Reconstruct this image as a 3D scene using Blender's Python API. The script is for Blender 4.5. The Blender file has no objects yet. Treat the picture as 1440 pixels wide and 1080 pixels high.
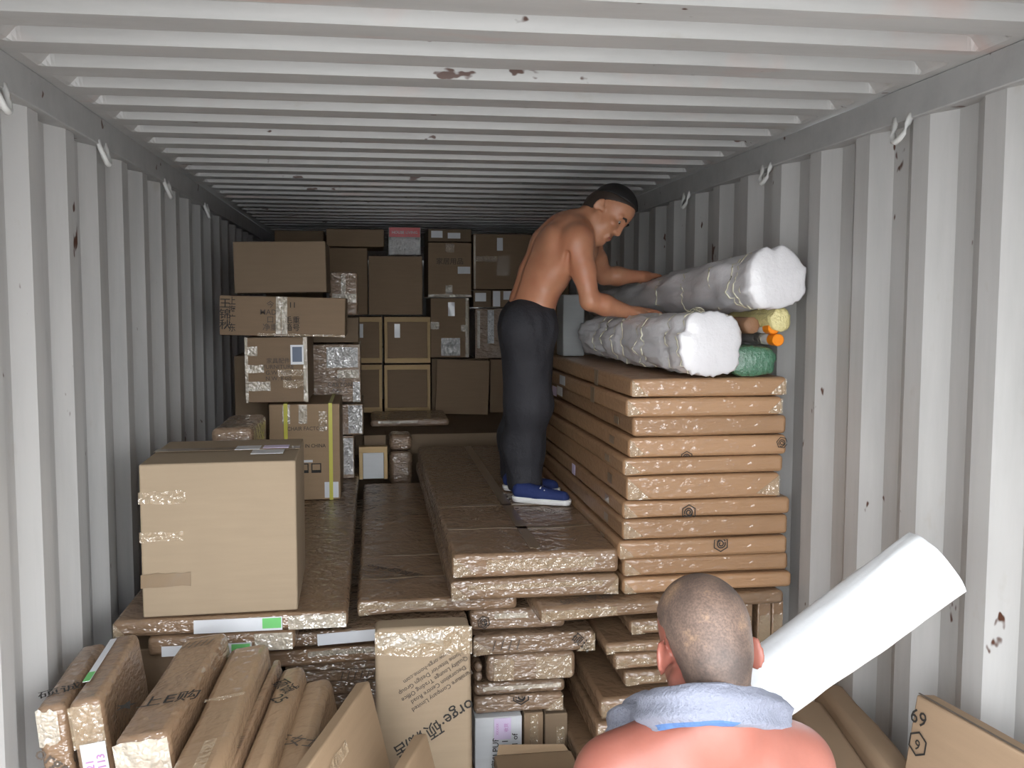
import bpy, bmesh, math, random
import numpy as np
from mathutils import Vector, Matrix, noise as mnoise

scene = bpy.context.scene
COL = scene.collection
random.seed(7)
R = math.radians

# ------------------------------------------------------------------ camera
FPX, CX, CY = 1200.0, 680.0, 512.0
CAM = np.array([-.302, 0.0, 2.09])
YAW, PITCH = R(7.42), R(4.08)
_fw = np.array([math.sin(YAW)*math.cos(PITCH), math.cos(YAW)*math.cos(PITCH), -math.sin(PITCH)])
_rt = np.array([math.cos(YAW), -math.sin(YAW), 0.0])
_up = np.cross(_rt, _fw)
cam_d = bpy.data.cameras.new('camera')
cam_d.sensor_width = 36.0
cam_d.lens = 36.0*FPX/1440.0
cam_d.shift_x = (720-CX)/1440.0
cam_d.shift_y = (CY-540)/1440.0
cam_d.clip_start = .02
cam = bpy.data.objects.new('camera', cam_d)
M = Matrix.Identity(4)
for i in range(3):
    M[i][0], M[i][1], M[i][2], M[i][3] = _rt[i], _up[i], -_fw[i], CAM[i]
cam.matrix_world = M
COL.objects.link(cam)
scene.camera = cam

# ------------------------------------------------------------------ daylight
world = bpy.data.worlds.new('overcast_sky')
scene.world = world
world.use_nodes = True
bg = world.node_tree.nodes['Background']
_nt = world.node_tree
_tc = _nt.nodes.new('ShaderNodeTexCoord'); _sx = _nt.nodes.new('ShaderNodeSeparateXYZ'); _rp = _nt.nodes.new('ShaderNodeValToRGB')
_nt.links.new(_tc.outputs['Generated'], _sx.inputs[0]); _nt.links.new(_sx.outputs['Z'], _rp.inputs['Fac'])
_rp.color_ramp.elements[0].color = (1.0, 1.02, 1.04, 1); _rp.color_ramp.elements[1].color = (.72, .77, .84, 1)
_nt.links.new(_rp.outputs['Color'], bg.inputs[0])
bg.inputs[1].default_value = 10.4
scene.view_settings.view_transform = 'Standard'
scene.view_settings.look = 'None'
scene.view_settings.gamma = 1.0
scene.view_settings.use_curve_mapping = False
scene.view_settings.exposure = 0.0

def ray(px, py): return _fw*FPX + _rt*(px-CX) + _up*(CY-py)
def at(px, py, Y):
    d = ray(px, py); return CAM + d*((Y-CAM[1])/d[1])
def atz(px, py, Z):
    d = ray(px, py); return CAM + d*((Z-CAM[2])/d[2])
def atx(px, py, X):
    d = ray(px, py); return CAM + d*((X-CAM[0])/d[0])

# ------------------------------------------------------------------ materials
def s2l(c):
    return tuple(((v/255)/12.92 if v/255 <= .04045 else ((v/255+.055)/1.055)**2.4) for v in c)
class NT:
    def __init__(s, name):
        s.m = bpy.data.materials.new(name); s.m.use_nodes = True
        s.t = s.m.node_tree; s.b = s.t.nodes['Principled BSDF']
    def n(s, typ, **kw):
        o = s.t.nodes.new(typ)
        for k, v in kw.items():
            if k.startswith('i_'): o.inputs[k[2:].replace('_', ' ')].default_value = v
            else: setattr(o, k, v)
        return o
    def l(s, a, b): s.t.links.new(a, b)
    def coords(s, scale=(1, 1, 1), kind='Object'):
        tc = s.n('ShaderNodeTexCoord'); mp = s.n('ShaderNodeMapping')
        mp.inputs['Scale'].default_value = scale
        s.l(tc.outputs[kind], mp.inputs['Vector']); return mp.outputs['Vector']
    def noise(s, vec, scale, detail=4, rough=.55):
        o = s.n('ShaderNodeTexNoise'); o.inputs['Scale'].default_value = scale
        o.inputs['Detail'].default_value = detail; o.inputs['Roughness'].default_value = rough
        s.l(vec, o.inputs['Vector']); return o.outputs['Fac']
    def ramp(s, fac, stops):
        r = s.n('ShaderNodeValToRGB'); e = r.color_ramp.elements
        while len(e) < len(stops): e.new(.5)
        for q, (p, c) in zip(e, stops):
            q.position = p; q.color = tuple(c)+(1,) if len(c) == 3 else c
        s.l(fac, r.inputs['Fac']); return r.outputs['Color']
    def mix(s, fac, a, b, blend='MIX'):
        o = s.n('ShaderNodeMix', data_type='RGBA', blend_type=blend)
        for sock, v in ((o.inputs['Factor'], fac), (o.inputs['A'], a), (o.inputs['B'], b)):
            if hasattr(v, 'is_output'): s.l(v, sock)
            else: sock.default_value = v if not isinstance(v, tuple) or len(v) == 4 else v+(1,)
        return o.outputs['Result']
    def bump(s, h, strength=.3, dist=.01):
        b = s.n('ShaderNodeBump'); b.inputs['Strength'].default_value = strength
        b.inputs['Distance'].default_value = dist
        s.l(h, b.inputs['Height']); return b.outputs['Normal']

def plain(name, col, rough=.6, metal=0, spec=.5, coat=0, alpha=1, sss=0):
    t = NT(name); b = t.b
    b.inputs['Base Color'].default_value = tuple(col)+(1,)
    b.inputs['Roughness'].default_value = rough
    b.inputs['Metallic'].default_value = metal
    b.inputs['Specular IOR Level'].default_value = spec
    b.inputs['Coat Weight'].default_value = coat
    b.inputs['Alpha'].default_value = alpha
    if sss:
        b.inputs['Subsurface Weight'].default_value = sss
        b.inputs['Subsurface Radius'].default_value = (.012, .005, .003)
    return t.m

def crinkle(t, sc, amt):
    def ridge(scale, det):
        n = t.noise(t.coords(sc), scale, det, .6)
        m1 = t.n('ShaderNodeMath', operation='SUBTRACT'); t.l(n, m1.inputs[0]); m1.inputs[1].default_value = .5
        m2 = t.n('ShaderNodeMath', operation='ABSOLUTE'); t.l(m1.outputs[0], m2.inputs[0]); return m2.outputs[0]
    h = t.mix(.35, ridge(8, 2), ridge(22, 2))
    return t.bump(h, 1.0, amt)
def cardboard(name, col, gloss=0.0, wrinkle=.15, streak=(1.2, 1.2, 12), var=.16):
    t = NT(name); b = t.b
    v = t.coords((1, 1, 1)); vs = t.coords(streak)
    big = t.noise(v, 3.0, 3); st = t.noise(vs, 4.0, 5, .6); fine = t.noise(v, 90, 2)
    oi = t.n('ShaderNodeObjectInfo')
    c1 = t.mix(big, tuple(x*.86 for x in col), tuple(min(1, x*1.1) for x in col))
    c2 = t.mix(t.ramp(st, [(.35, (0,)*3), (.75, (.45,)*3)]), c1, tuple(x*.82 for x in col))
    c3 = t.mix(oi.outputs['Random'], (1-var,)*3, (1+var*.5,)*3)
    c = t.mix(1.0, c2, c3, 'MULTIPLY')
    t.l(c, b.inputs['Base Color'])
    if gloss:
        b.inputs['Roughness'].default_value = .55; b.inputs['Specular IOR Level'].default_value = .35
        b.inputs['Coat Weight'].default_value = gloss
        b.inputs['Coat Roughness'].default_value = .07
        b.inputs['Coat IOR'].default_value = 2.0
        t.l(t.bump(st, .25, .01), b.inputs['Normal'])
        t.l(crinkle(t, (1, 1, 2.2), wrinkle), b.inputs['Coat Normal'])
    else:
        b.inputs['Roughness'].default_value = .78
        b.inputs['Specular IOR Level'].default_value = .3
        t.l(t.bump(t.mix(.5, st, fine), wrinkle, .004), b.inputs['Normal'])
    return t.m

MT = {}
K0 = s2l((158, 134, 107))
MT['kraft'] = cardboard('kraft_cardboard', K0)
MT['tan'] = cardboard('pale_tan_cardboard', s2l((160, 142, 119)), wrinkle=.08, var=.05)
MT['brown'] = cardboard('brown_cardboard', s2l((144, 122, 99)))
MT['dark'] = cardboard('dull_brown_cardboard', s2l((127, 109, 89)))
MT['wrap'] = cardboard('tape_wrapped_kraft', s2l((144, 116, 90)), gloss=.8, wrinkle=.045)
MT['wrapx'] = cardboard('film_wrapped_brown', s2l((136, 112, 90)), gloss=1.0, wrinkle=.065, streak=(3, 3, 8))
MT['stack'] = cardboard('smooth_taped_kraft', s2l((169, 132, 98)), gloss=.5, wrinkle=.03)
MT['edge'] = cardboard('taped_edge_kraft', s2l((156, 129, 101)), gloss=.55, wrinkle=.035)
MT['white_card'] = cardboard('white_cardboard', (.66, .68, .70), wrinkle=.03, var=.02)
MT['ink'] = plain('black_ink', (.02, .018, .016), .7)
MT['ink_soft'] = plain('faded_ink', (.09, .07, .055), .7)
MT['ink_green'] = plain('green_print', s2l((110, 190, 110)), .5)
MT['ink_purple'] = plain('purple_marker', s2l((190, 130, 190)), .6)
MT['ink_red'] = plain('red_print', s2l((196, 30, 44)), .35, coat=.5)
MT['ink_blue'] = plain('slate_print', s2l((96, 108, 128)), .5)
MT['paper'] = plain('white_label_paper', (.68, .70, .73), .45, coat=.4)
MT['lav'] = plain('lilac_label_paper', s2l((214, 200, 226)), .5)
def tape_mat(name, col, alpha):
    t = NT(name); b = t.b
    b.inputs['Base Color'].default_value = tuple(col)+(1,)
    b.inputs['Roughness'].default_value = .1
    b.inputs['Specular IOR Level'].default_value = 1.0
    b.inputs['Coat IOR'].default_value = 2.1
    b.inputs['Coat Weight'].default_value = 1.0
    b.inputs['Coat Roughness'].default_value = .08
    n = crinkle(t, (1.5, 1.5, 1.5), .05)
    t.l(n, b.inputs['Normal']); t.l(n, b.inputs['Coat Normal'])
    b.inputs['Alpha'].default_value = alpha
    return t.m
MT['tape'] = tape_mat('clear_packing_tape', s2l((214, 192, 160)), .28)
MT['tape_pale'] = tape_mat('glint_pale_tape', s2l((232, 222, 204)), .5)  # packing tape; its whitish colour paints in the glints of crinkled film
MT['tape_brown'] = plain('brown_packing_tape', s2l((132, 112, 88)), .3, coat=.6)
MT['foil'] = tape_mat('silvery_film', s2l((200, 198, 196)), .7)
MT['strap'] = plain('yellow_plastic_strap', s2l((196, 190, 70)), .4)
MT['wood'] = cardboard('pale_pine', s2l((206, 178, 134)), wrinkle=.25, streak=(2, 20, 20))
MT['string'] = plain('cream_string', s2l((206, 200, 178)), .7)

def paint(name, base, seed, vert=True, smear=False):
    t = NT(name); b = t.b
    v = t.coords((1, 1, 1)); vs = t.coords((3, 3, .35) if vert else (.5, 3, 3))
    dirt = t.noise(vs, 2.4, 6, .65)
    c = t.mix(t.ramp(dirt, [(.42, (0,)*3), (.75, (1,)*3)]), base, tuple(x*.80 for x in base))
    vo = t.n('ShaderNodeVectorMath', operation='ADD'); vo.inputs[1].default_value = (seed, seed*2, seed*.5)
    t.l(t.coords((9, 9, 4.5) if vert else (5, 9, 9)), vo.inputs[0])
    sp = t.noise(vo.outputs[0], 1.3, 3, .6)
    spk = t.ramp(sp, [(.693, (0,)*3), (.713, (1,)*3)])
    c = t.mix(spk, c, s2l((74, 42, 26)))
    sp2 = t.noise(vo.outputs[0], .55, 5, .7)
    stain = t.ramp(sp2, [(.63, (0,)*3), (.78, (.45,)*3)])
    c = t.mix(stain, c, s2l((150, 136, 116)))
    if smear:
        vm = t.coords((1.6, 5, 1))
        sm = t.ramp(t.noise(vm, 1.1, 4, .6), [(.58, (0,)*3), (.78, (.55,)*3)])
        c = t.mix(sm, c, s2l((196, 150, 136)))
    t.l(c, b.inputs['Base Color'])
    b.inputs['Roughness'].default_value = .42
    t.l(t.bump(t.noise(v, 9, 4), .12, .01), b.inputs['Normal'])
    return t.m
MT['wall'] = paint('pale_grey_wall_paint', (.455, .45, .44), 3.1)
MT['roof'] = paint('pale_grey_roof_paint', (.46, .455, .445), 8.7, False, True)
MT['rail'] = paint('grey_rail_paint', (.37, .37, .365), 5.5, False)
MT['ring'] = plain('worn_steel_ring', (.6, .6, .58), .4)
MT['plywood'] = cardboard('floor_plywood', s2l((130, 100, 72)), wrinkle=.2, streak=(8, 1, 8))
t = NT('yard_concrete'); t.l(t.ramp(t.noise(t.coords(), .8, 6), [(.3, (.34, .33, .315)), (.7, (.46, .45, .43))]), t.b.inputs['Base Color'])
t.b.inputs['Roughness'].default_value = .9; MT['yard'] = t.m

# ------------------------------------------------------------------ mesh helpers
def mesh_obj(name, verts, faces, mat, parent=None, smooth=False, loc=None):
    me = bpy.data.meshes.new(name)
    me.from_pydata([tuple(map(float, v)) for v in verts], [], [tuple(map(int, f)) for f in faces])
    return link_mesh(name, me, mat, parent, smooth, loc)
def link_mesh(name, me, mat, parent=None, smooth=False, loc=None):
    if mat is not None and not me.materials: me.materials.append(MT[mat] if isinstance(mat, str) else mat)
    if smooth: me.polygons.foreach_set('use_smooth', [True]*len(me.polygons))
    me.update()
    o = bpy.data.objects.new(name, me); COL.objects.link(o)
    if parent is not None: o.parent = parent
    if loc is not None: o.location = loc
    return o
def bm_obj(name, bm, mat, parent=None, smooth=False, loc=None):
    me = bpy.data.meshes.new(name); bm.to_mesh(me); bm.free()
    return link_mesh(name, me, mat, parent, smooth, loc)
def tag(o, label=None, cat=None, group=None, kind=None):
    if label: o['label'] = label
    if cat: o['category'] = cat
    if group: o['group'] = group
    if kind: o['kind'] = kind
    return o
def empty(name, loc=(0, 0, 0), rot=(0, 0, 0)):
    o = bpy.data.objects.new(name, None); o.empty_display_size = .05
    COL.objects.link(o); o.location = [float(v) for v in loc]; o.rotation_euler = rot
    return o
def thing(name, label, cat, loc, rot=(0, 0, 0), group=None):
    return tag(empty(name, loc, rot), label, cat, group)

def boxbm(w, d, h, bev=.006, amp=0.0, seed=0, cell=.14, sag=0.0):
    """box with base centre at origin, softened edges and uneven faces"""
    n = [max(1, min(9, int(round(s/cell)))) for s in (w, d, h)] if amp > 0 else [1, 1, 1]
    bm = bmesh.new(); key = {}
    def v(i, j, k):
        q = (i, j, k)
        if q not in key:
            key[q] = bm.verts.new((w*(i/n[0]-.5), d*(j/n[1]-.5), h*k/n[2]))
        return key[q]
    nx, ny, nz = n
    for i in range(nx):
        for j in range(ny):
            bm.faces.new((v(i, j, 0), v(i, j+1, 0), v(i+1, j+1, 0), v(i+1, j, 0)))
            bm.faces.new((v(i, j, nz), v(i+1, j, nz), v(i+1, j+1, nz), v(i, j+1, nz)))
    for i in range(nx):
        for k in range(nz):
            bm.faces.new((v(i, 0, k), v(i+1, 0, k), v(i+1, 0, k+1), v(i, 0, k+1)))
            bm.faces.new((v(i, ny, k), v(i, ny, k+1), v(i+1, ny, k+1), v(i+1, ny, k)))
    for j in range(ny):
        for k in range(nz):
            bm.faces.new((v(0, j, k), v(0, j, k+1), v(0, j+1, k+1), v(0, j+1, k)))
            bm.faces.new((v(nx, j, k), v(nx, j+1, k), v(nx, j+1, k+1), v(nx, j, k+1)))
    bm.normal_update()
    if bev > 0:
        es = [e for e in bm.edges if e.calc_face_angle(0) > 1]
        res = bmesh.ops.bevel(bm, geom=es, offset=min(bev, .45*min(w, d, h)), segments=3, profile=.5, affect='EDGES')
        for q in res['faces']: q.smooth = True
    if amp > 0:
        bm.normal_update()
        off = Vector((seed*7.3, seed*1.9, seed*3.1))
        for q in bm.verts:
            a = mnoise.noise(q.co*5+off)*amp
            q.co += q.normal*a
            if sag: q.co.z -= sag*(1-(2*q.co.x/w)**2)*(q.co.z/h)
    return bm

def quad_strip(name, pts, width, mat, parent, y, closed=False, axis='front', z=0):
    """flat stroke along 2-D points (x,z) lying on a plane y=const (front) or z=const (top)"""
    vs, fs = [], []; n = len(pts)
    for i in range(n):
        a = pts[i-1] if (i > 0 or closed) else pts[i]
        b = pts[(i+1) % n] if (i < n-1 or closed) else pts[i]
        tx, tz = b[0]-a[0], b[1]-a[1]; L = math.hypot(tx, tz) or 1
        nx, nz = -tz/L*width/2, tx/L*width/2
        for s in (1, -1):
            p = (pts[i][0]+s*nx, pts[i][1]+s*nz)
            vs.append((p[0], y, p[1]))
    m = n if closed else n-1
    for i in range(m):
        j = (i+1) % n
        fs.append((2*i, 2*i+1, 2*j+1, 2*j))
    return vs, fs

def tube_mesh(pts, r, n=8, cap=True):
    pts = [np.array(p, float) for p in pts]; vs, fs = [], []
    rr = r if hasattr(r, '__len__') else [r]*len(pts)
    up = np.array([0, 0, 1.0])
    for i, p in enumerate(pts):
        tdir = pts[min(i+1, len(pts)-1)]-pts[max(i-1, 0)]; tdir /= (np.linalg.norm(tdir)+1e-9)
        u = np.cross(tdir, up if abs(tdir[2]) < .9 else np.array([1.0, 0, 0])); u /= np.linalg.norm(u)
        w = np.cross(tdir, u)
        for k in range(n):
            a = 2*math.pi*k/n
            vs.append(p + rr[i]*(math.cos(a)*u+math.sin(a)*w))
    for i in range(len(pts)-1):
        for k in range(n):
            a, b = i*n+k, i*n+(k+1) % n
            fs.append((a, b, b+n, a+n))
    if cap:
        fs.append(tuple(range(n-1, -1, -1))); fs.append(tuple(range((len(pts)-1)*n, len(pts)*n)))
    return vs, fs
def tube(name, pts, r, mat, parent=None, n=8, smooth=True):
    v, f = tube_mesh(pts, r, n); return mesh_obj(name, v, f, mat, parent, smooth)

# ------------------------------------------------------------------ the container
XW, ZR, YD, YE = 1.175, 2.684, 0.28, 12.05
def corr_wall(name, side, phase):
    # trapezoid corrugation: proud flat, back slope, recessed flat, door-facing slope
    P, depth = .278, .036
    prof = [(0, 0), (.072, 0), (.140, depth), (.210, depth)]
    pts = []; k = int((YD-phase)/P)-2
    while True:
        y0 = phase+k*P
        if y0 > YE: break
        for dy, dx in prof: pts.append((y0+dy, dx))
        k += 1
    pts = [p for p in pts if YD <= p[0] <= YE]
    vs, fs = [], []
    for y, dx in pts:
        for z in (0.0, 1.3, 2.66): vs.append((side*(XW+dx), y, z))
    for i in range(len(pts)-1):
        for j in range(2):
            a = 3*i+j
            f = (a, a+1, a+4, a+3)
            fs.append(f if side < 0 else f[::-1])
    o = mesh_obj(name, vs, fs, 'wall'); tag(o, kind='structure'); return o
wl = corr_wall('wall_left', -1, 2.36)
wr = corr_wall('wall_right', 1, 1.86)
def corr_roof():
    P, D = .209, .034
    prof = [(0, 0), (.022, 1), (.108, 1), (.117, 0)]   # measured from the door side: the sheet rises, then comes down facing the door
    ys = []; ph = 1.89-.113; k = int((YD-ph)/P)-2
    while True:
        y0 = ph+k*P
        if y0 > YE: break
        for dy, u in prof: ys.append((y0+dy, u))
        k += 1
    ys = [p for p in ys if YD <= p[0] <= YE]
    xs = [-1.18, -1.125, -1.115, -1.105, -1.095, -1.085, -.5, 0, .5, 1.085, 1.095, 1.105, 1.115, 1.125, 1.18]
    vs, fs = [], []
    for y, u in ys:
        for x in xs:
            q = min(1, max(0, (1.125-abs(x))/.04)); q = q*q*(3-2*q)
            vs.append((x, y, ZR + D*u*q + .004*mnoise.noise((x*1.5, y*1.1, 3))))
    n = len(xs)
    for i in range(len(ys)-1):
        for j in range(n-1):
            a = i*n+j; fs.append((a, a+n, a+n+1, a+1))
    o = mesh_obj('ceiling', vs, fs, 'roof'); tag(o, kind='structure'); return o
corr_roof()
def sbox(name, lo, hi, mat, bev=.004, parent=None):
    w, d, h = [hi[i]-lo[i] for i in range(3)]
    bm = boxbm(w, d, h, bev)
    o = bm_obj(name, bm, mat, parent, loc=((lo[0]+hi[0])/2, (lo[1]+hi[1])/2, lo[2]))
    return o
tag(sbox('floor', (-1.2, YD, -.03), (1.2, YE, 0), 'plywood', 0), kind='structure')
tag(sbox('wall_back', (-1.2, YE, 0), (1.2, YE+.04, 2.7), 'wall', 0), kind='structure')
rail = {}
for n, s in (('trim_1', -1), ('trim_2', 1)):
    lo, hi = sorted((s*1.155, s*1.235))
    rail[s] = tag(sbox(n, (lo, YD, 2.592), (hi, YE, 2.682), 'rail'), kind='structure')
# door frame
tag(sbox('trim_3', (-1.235, YD-.1, 2.56), (1.235, YD, 2.76), 'rail'), kind='structure')
tag(sbox('trim_4', (-1.235, YD-.1, -.15), (-1.12, YD, 2.56), 'rail'), kind='structure')
tag(sbox('trim_5', (1.12, YD-.1, -.15), (1.235, YD, 2.56), 'rail'), kind='structure')
tag(mesh_obj('ground', [(-40, -60, -.16), (40, -60, -.16), (40, 40, -.16), (-40, 40, -.16)], [(0, 1, 2, 3)], 'yard'), kind='structure')
# lashing rings hang from the top rails
for s, spots in ((-1, [(147, 216), (236, 263), (291, 290), (2, 128)]), (1, [(1266, 176), (1076, 238), (964, 275)])):
    for px, py in spots:
        p = atx(px, py, s*1.15)
        pts = []
        for k in range(9):
            a = math.pi*k/8
            pts.append((s*(1.160-.022*math.sin(a))-rail[s].location.x, p[1]+.034*math.cos(a)-rail[s].location.y, 2.606-.072*math.sin(a)-rail[s].location.z))
        tube('lashing_ring', pts, .0085, 'ring', rail[s], 8)
# ------------------------------------------------------------------ boxes and parcels
OFF = .0035
def flat(name, root, plane, u0, v0, u1, v1, mat, w, d, h, off=OFF, th=.0012, wav=0):
    """thin rectangle lying on the front / top / left / right face; u,v are fractions of that face"""
    n = 6 if wav else 1
    vs, fs = [], []
    for i in range(n+1):
        for j in range(2):
            u = u0+(u1-u0)*i/n; v = v0+(v1-v0)*j
            if wav: v += (random.random()-.5)*wav; u += (random.random()-.5)*wav*.3 if i in (0, n) else 0
            for o in (off, off+th):
                if plane == 'front': p = ((u-.5)*w, -d/2-o, v*h)
                elif plane == 'top': p = ((u-.5)*w, (v-.5)*d, h+o)
                elif plane == 'left': p = (-w/2-o, (u-.5)*d, v*h)
                else: p = (w/2+o, (u-.5)*d, v*h)
                vs.append(p)
    for i in range(n):
        a = 4*i; b = 4*(i+1)
        fs += [(a+1, b+1, b+3, a+3), (a, a+2, b+2, b), (a, b, b+1, a+1), (a+2, a+3, b+3, b+2)]
    fs += [(0, 1, 3, 2), (4*n, 4*n+2, 4*n+3, 4*n+1)]
    o = mesh_obj(name, vs, fs, mat, root)
    bm = bmesh.new(); bm.from_mesh(o.data); bmesh.ops.recalc_face_normals(bm, faces=bm.faces); bm.to_mesh(o.data); bm.free()
    return o
_tcache = {}
def text_mesh(body, size, spacing=1.0):
    k = (body, size, spacing)
    if k not in _tcache:
        cu = bpy.data.curves.new('lettering', 'FONT'); cu.body = body; cu.size = size
        cu.align_x = 'CENTER'; cu.align_y = 'CENTER'; cu.resolution_u = 2; cu.space_line = spacing; cu.offset = size*.006
        o = bpy.data.objects.new('lettering', cu); COL.objects.link(o)
        me = bpy.data.meshes.new_from_object(o)
        bpy.data.objects.remove(o); bpy.data.curves.remove(cu)
        _tcache[k] = me
    return _tcache[k].copy()
def text(root, plane, body, u, v, size, rot, w, d, h, mat='ink_soft', sx=1.0, spacing=1.0, off=OFF+.0006):
    me = text_mesh(body, size, spacing)
    me.materials.clear(); me.materials.append(MT[mat])
    o = bpy.data.objects.new('printed_text', me); COL.objects.link(o); o.parent = root
    S = Matrix.Diagonal((sx, 1, 1, 1)); Rz = Matrix.Rotation(R(rot), 4, 'Z')
    if plane == 'front':
        o.matrix_local = Matrix.Translation(((u-.5)*w, -d/2-off, v*h)) @ Matrix.Rotation(math.pi/2, 4, 'X') @ Rz @ S
    elif plane == 'top':
        o.matrix_local = Matrix.Translation(((u-.5)*w, (v-.5)*d, h+off)) @ Rz @ S
    elif plane == 'right':
        o.matrix_local = Matrix.Translation((w/2+off, (u-.5)*d, v*h)) @ Matrix.Rotation(math.pi/2, 4, 'Z') @ Matrix.Rotation(math.pi/2, 4, 'X') @ Rz @ S
    elif plane == 'left':
        o.matrix_local = Matrix.Translation((-w/2-off, (u-.5)*d, v*h)) @ Matrix.Rotation(-math.pi/2, 4, 'Z') @ Matrix.Rotation(math.pi/2, 4, 'X') @ Rz @ S
    return o
def hexmark(root, u, v, s, w, d, h, rot=0, mat='ink', off=OFF+.0006, plane='front'):
    """a hexagon outline round a curled stroke, clipped where it meets the box edge"""
    cx, cz = (u-.5)*w, v*h
    def loc(a, r): return (cx+s*r*math.cos(a+R(rot)), cz+s*r*math.sin(a+R(rot)))
    hexp = [loc(math.pi/2+k*math.pi/3, 1) for k in range(6)]
    curl = []
    for k in range(22):
        a = R(200)-R(30)*k
        curl.append(loc(a, .62-.022*k))
    curl2 = [loc(R(-150+18*k), .72-.03*k) for k in range(8)]
    vs, fs = [], []
    for pts, cl, wd in ((hexp, True, .15), (curl, False, .16), (curl2, False, .15)):
        v0, f0 = quad_strip('', pts, s*wd, None, None, -d/2-off, cl)
        fs += [tuple(i+len(vs) for i in f) for f in f0]; vs += v0
    bm = bmesh.new(); bv = [bm.verts.new(q) for q in vs]
    for f in fs: bm.faces.new([bv[i] for i in f])
    for co, no in (((0, 0, h-.002), (0, 0, 1)), ((0, 0, .002), (0, 0, -1)), ((w/2-.002, 0, 0), (1, 0, 0)), ((-w/2+.002, 0, 0), (-1, 0, 0))):
        bmesh.ops.bisect_plane(bm, geom=bm.verts[:]+bm.edges[:]+bm.faces[:], plane_co=co, plane_no=no, clear_outer=True)
    bmesh.ops.recalc_face_normals(bm, faces=bm.faces)
    return bm_obj('printed_mark', bm, mat, root)
def flap(root, side, w, d, h, mat='tape'):
    """paper folded into a triangle and taped at the end of a wrapped flat pack"""
    s = -1 if side == 'L' else 1
    e = s*(w/2-.004); L = min(h*random.uniform(.75, 1.05), w*.25); y = -d/2-.002
    y2 = y-.004
    tri = [(e, h*.93), (e-s*L, h*random.uniform(.05, .2)), (e, h*.06)]
    vs = [(x, y, z) for x, z in tri]+[(e, y2, tri[0][1]), (tri[1][0], y-.0012, tri[1][1]), (e, y2, tri[2][1])]
    fs = [(3, 4, 5), (0, 2, 1), (0, 1, 4, 3), (1, 2, 5, 4), (2, 0, 3, 5)]
    o = mesh_obj('folded_flap', vs, fs, mat, root)
    bm = bmesh.new(); bm.from_mesh(o.data); bmesh.ops.recalc_face_normals(bm, faces=bm.faces); bm.to_mesh(o.data); bm.free()
    return o
CNT = [0]
def fill(root, w, d, h, mat, amp, bev, feats, sag=0):
    CNT[0] += 1
    cell = .14 if max(w, d, h) < 1.2 else .2
    bm = boxbm(w, d, h, bev, amp, CNT[0], cell, sag)
    bm_obj('body', bm, mat, root)
    lab = root
    for f in feats:
        k = f[0]
        if k == 'tape': flat('tape_strip', root, f[1], *f[2:6], f[6] if len(f) > 6 else 'tape', w, d, h, wav=.012)
        elif k == 'label': 
            lab = flat('paper_label', root, f[1], *f[2:6], f[6] if len(f) > 6 else 'paper', w, d, h, off=OFF+.001)
        elif k == 'print': flat('printed_mark', lab, f[1], *f[2:6], f[6], w, d, h, off=OFF+(.0045 if f[6] == 'kraft' else .003), th=.0004)
        elif k == 'text': text(lab if len(f) > 10 else root, f[1], f[2], f[3], f[4], f[5], f[6], w, d, h, f[7] if len(f) > 7 else 'ink_soft', f[8] if len(f) > 8 else 1.0, f[9] if len(f) > 9 else 1.0, OFF+(.0048 if len(f) > 10 else .0006))
        elif k == 'hex': hexmark(root, f[1], f[2], f[3], w, d, h, f[4] if len(f) > 4 else 0)
        elif k == 'flap': flap(root, f[1], w, d, h)
        elif k == 'strap':
            x = (f[1]-.5)*w; y = -d/2-.006; t2 = .009
            vs = []
            for yy, zz in ((-d/2, 0), (d/2, 0), (d/2, h), (-d/2, h)):
                a = .004 if yy > 0 else -.006; b = .004 if zz > 0 else -.001
                for xx in (x-t2, x+t2): vs.append((xx, yy+a, zz+b))
            fs = [(2*i, 2*((i+1) % 4), 2*((i+1) % 4)+1, 2*i+1) for i in range(4)]
            mesh_obj('strap', vs, fs, 'strap', root)
def carton(name, label, rect, Y, depth, mat='kraft', feats=(), cat='box', group=None, rz=0, tilt=0, amp=.0, bev=.005, z0=None, z1=None, x0=None, x1=None, rx=0, sag=0, zy=None):
    """box whose front face covers the given picture rectangle when it stands at distance Y"""
    a, b, c, e = rect
    mx, my = (a+c)/2, (b+e)/2
    X0, X1 = at(a, my, Y)[0], at(c, my, Y)[0]
    Z1, Z0 = at(mx, b, zy or Y)[2]-.001, at(mx, e, zy or Y)[2]+.001
    if z0 is not None: Z0 = z0
    if z1 is not None: Z1 = z1
    if x0 is not None: X0 = x0
    if x1 is not None: X1 = x1
    w, h = X1-X0, Z1-Z0
    ca, sa = math.cos(R(rz)), math.sin(R(rz))
    fx, fy = (X0+X1)/2, Y
    loc = (fx - sa*depth/2, fy + ca*depth/2, Z0)
    root = thing(name, label, cat, loc, (R(rx), R(tilt), R(rz)), group)
    fill(root, w, depth, h, mat, amp, bev, feats, sag)
    root['size'] = [w, depth, h]
    return root

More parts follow.
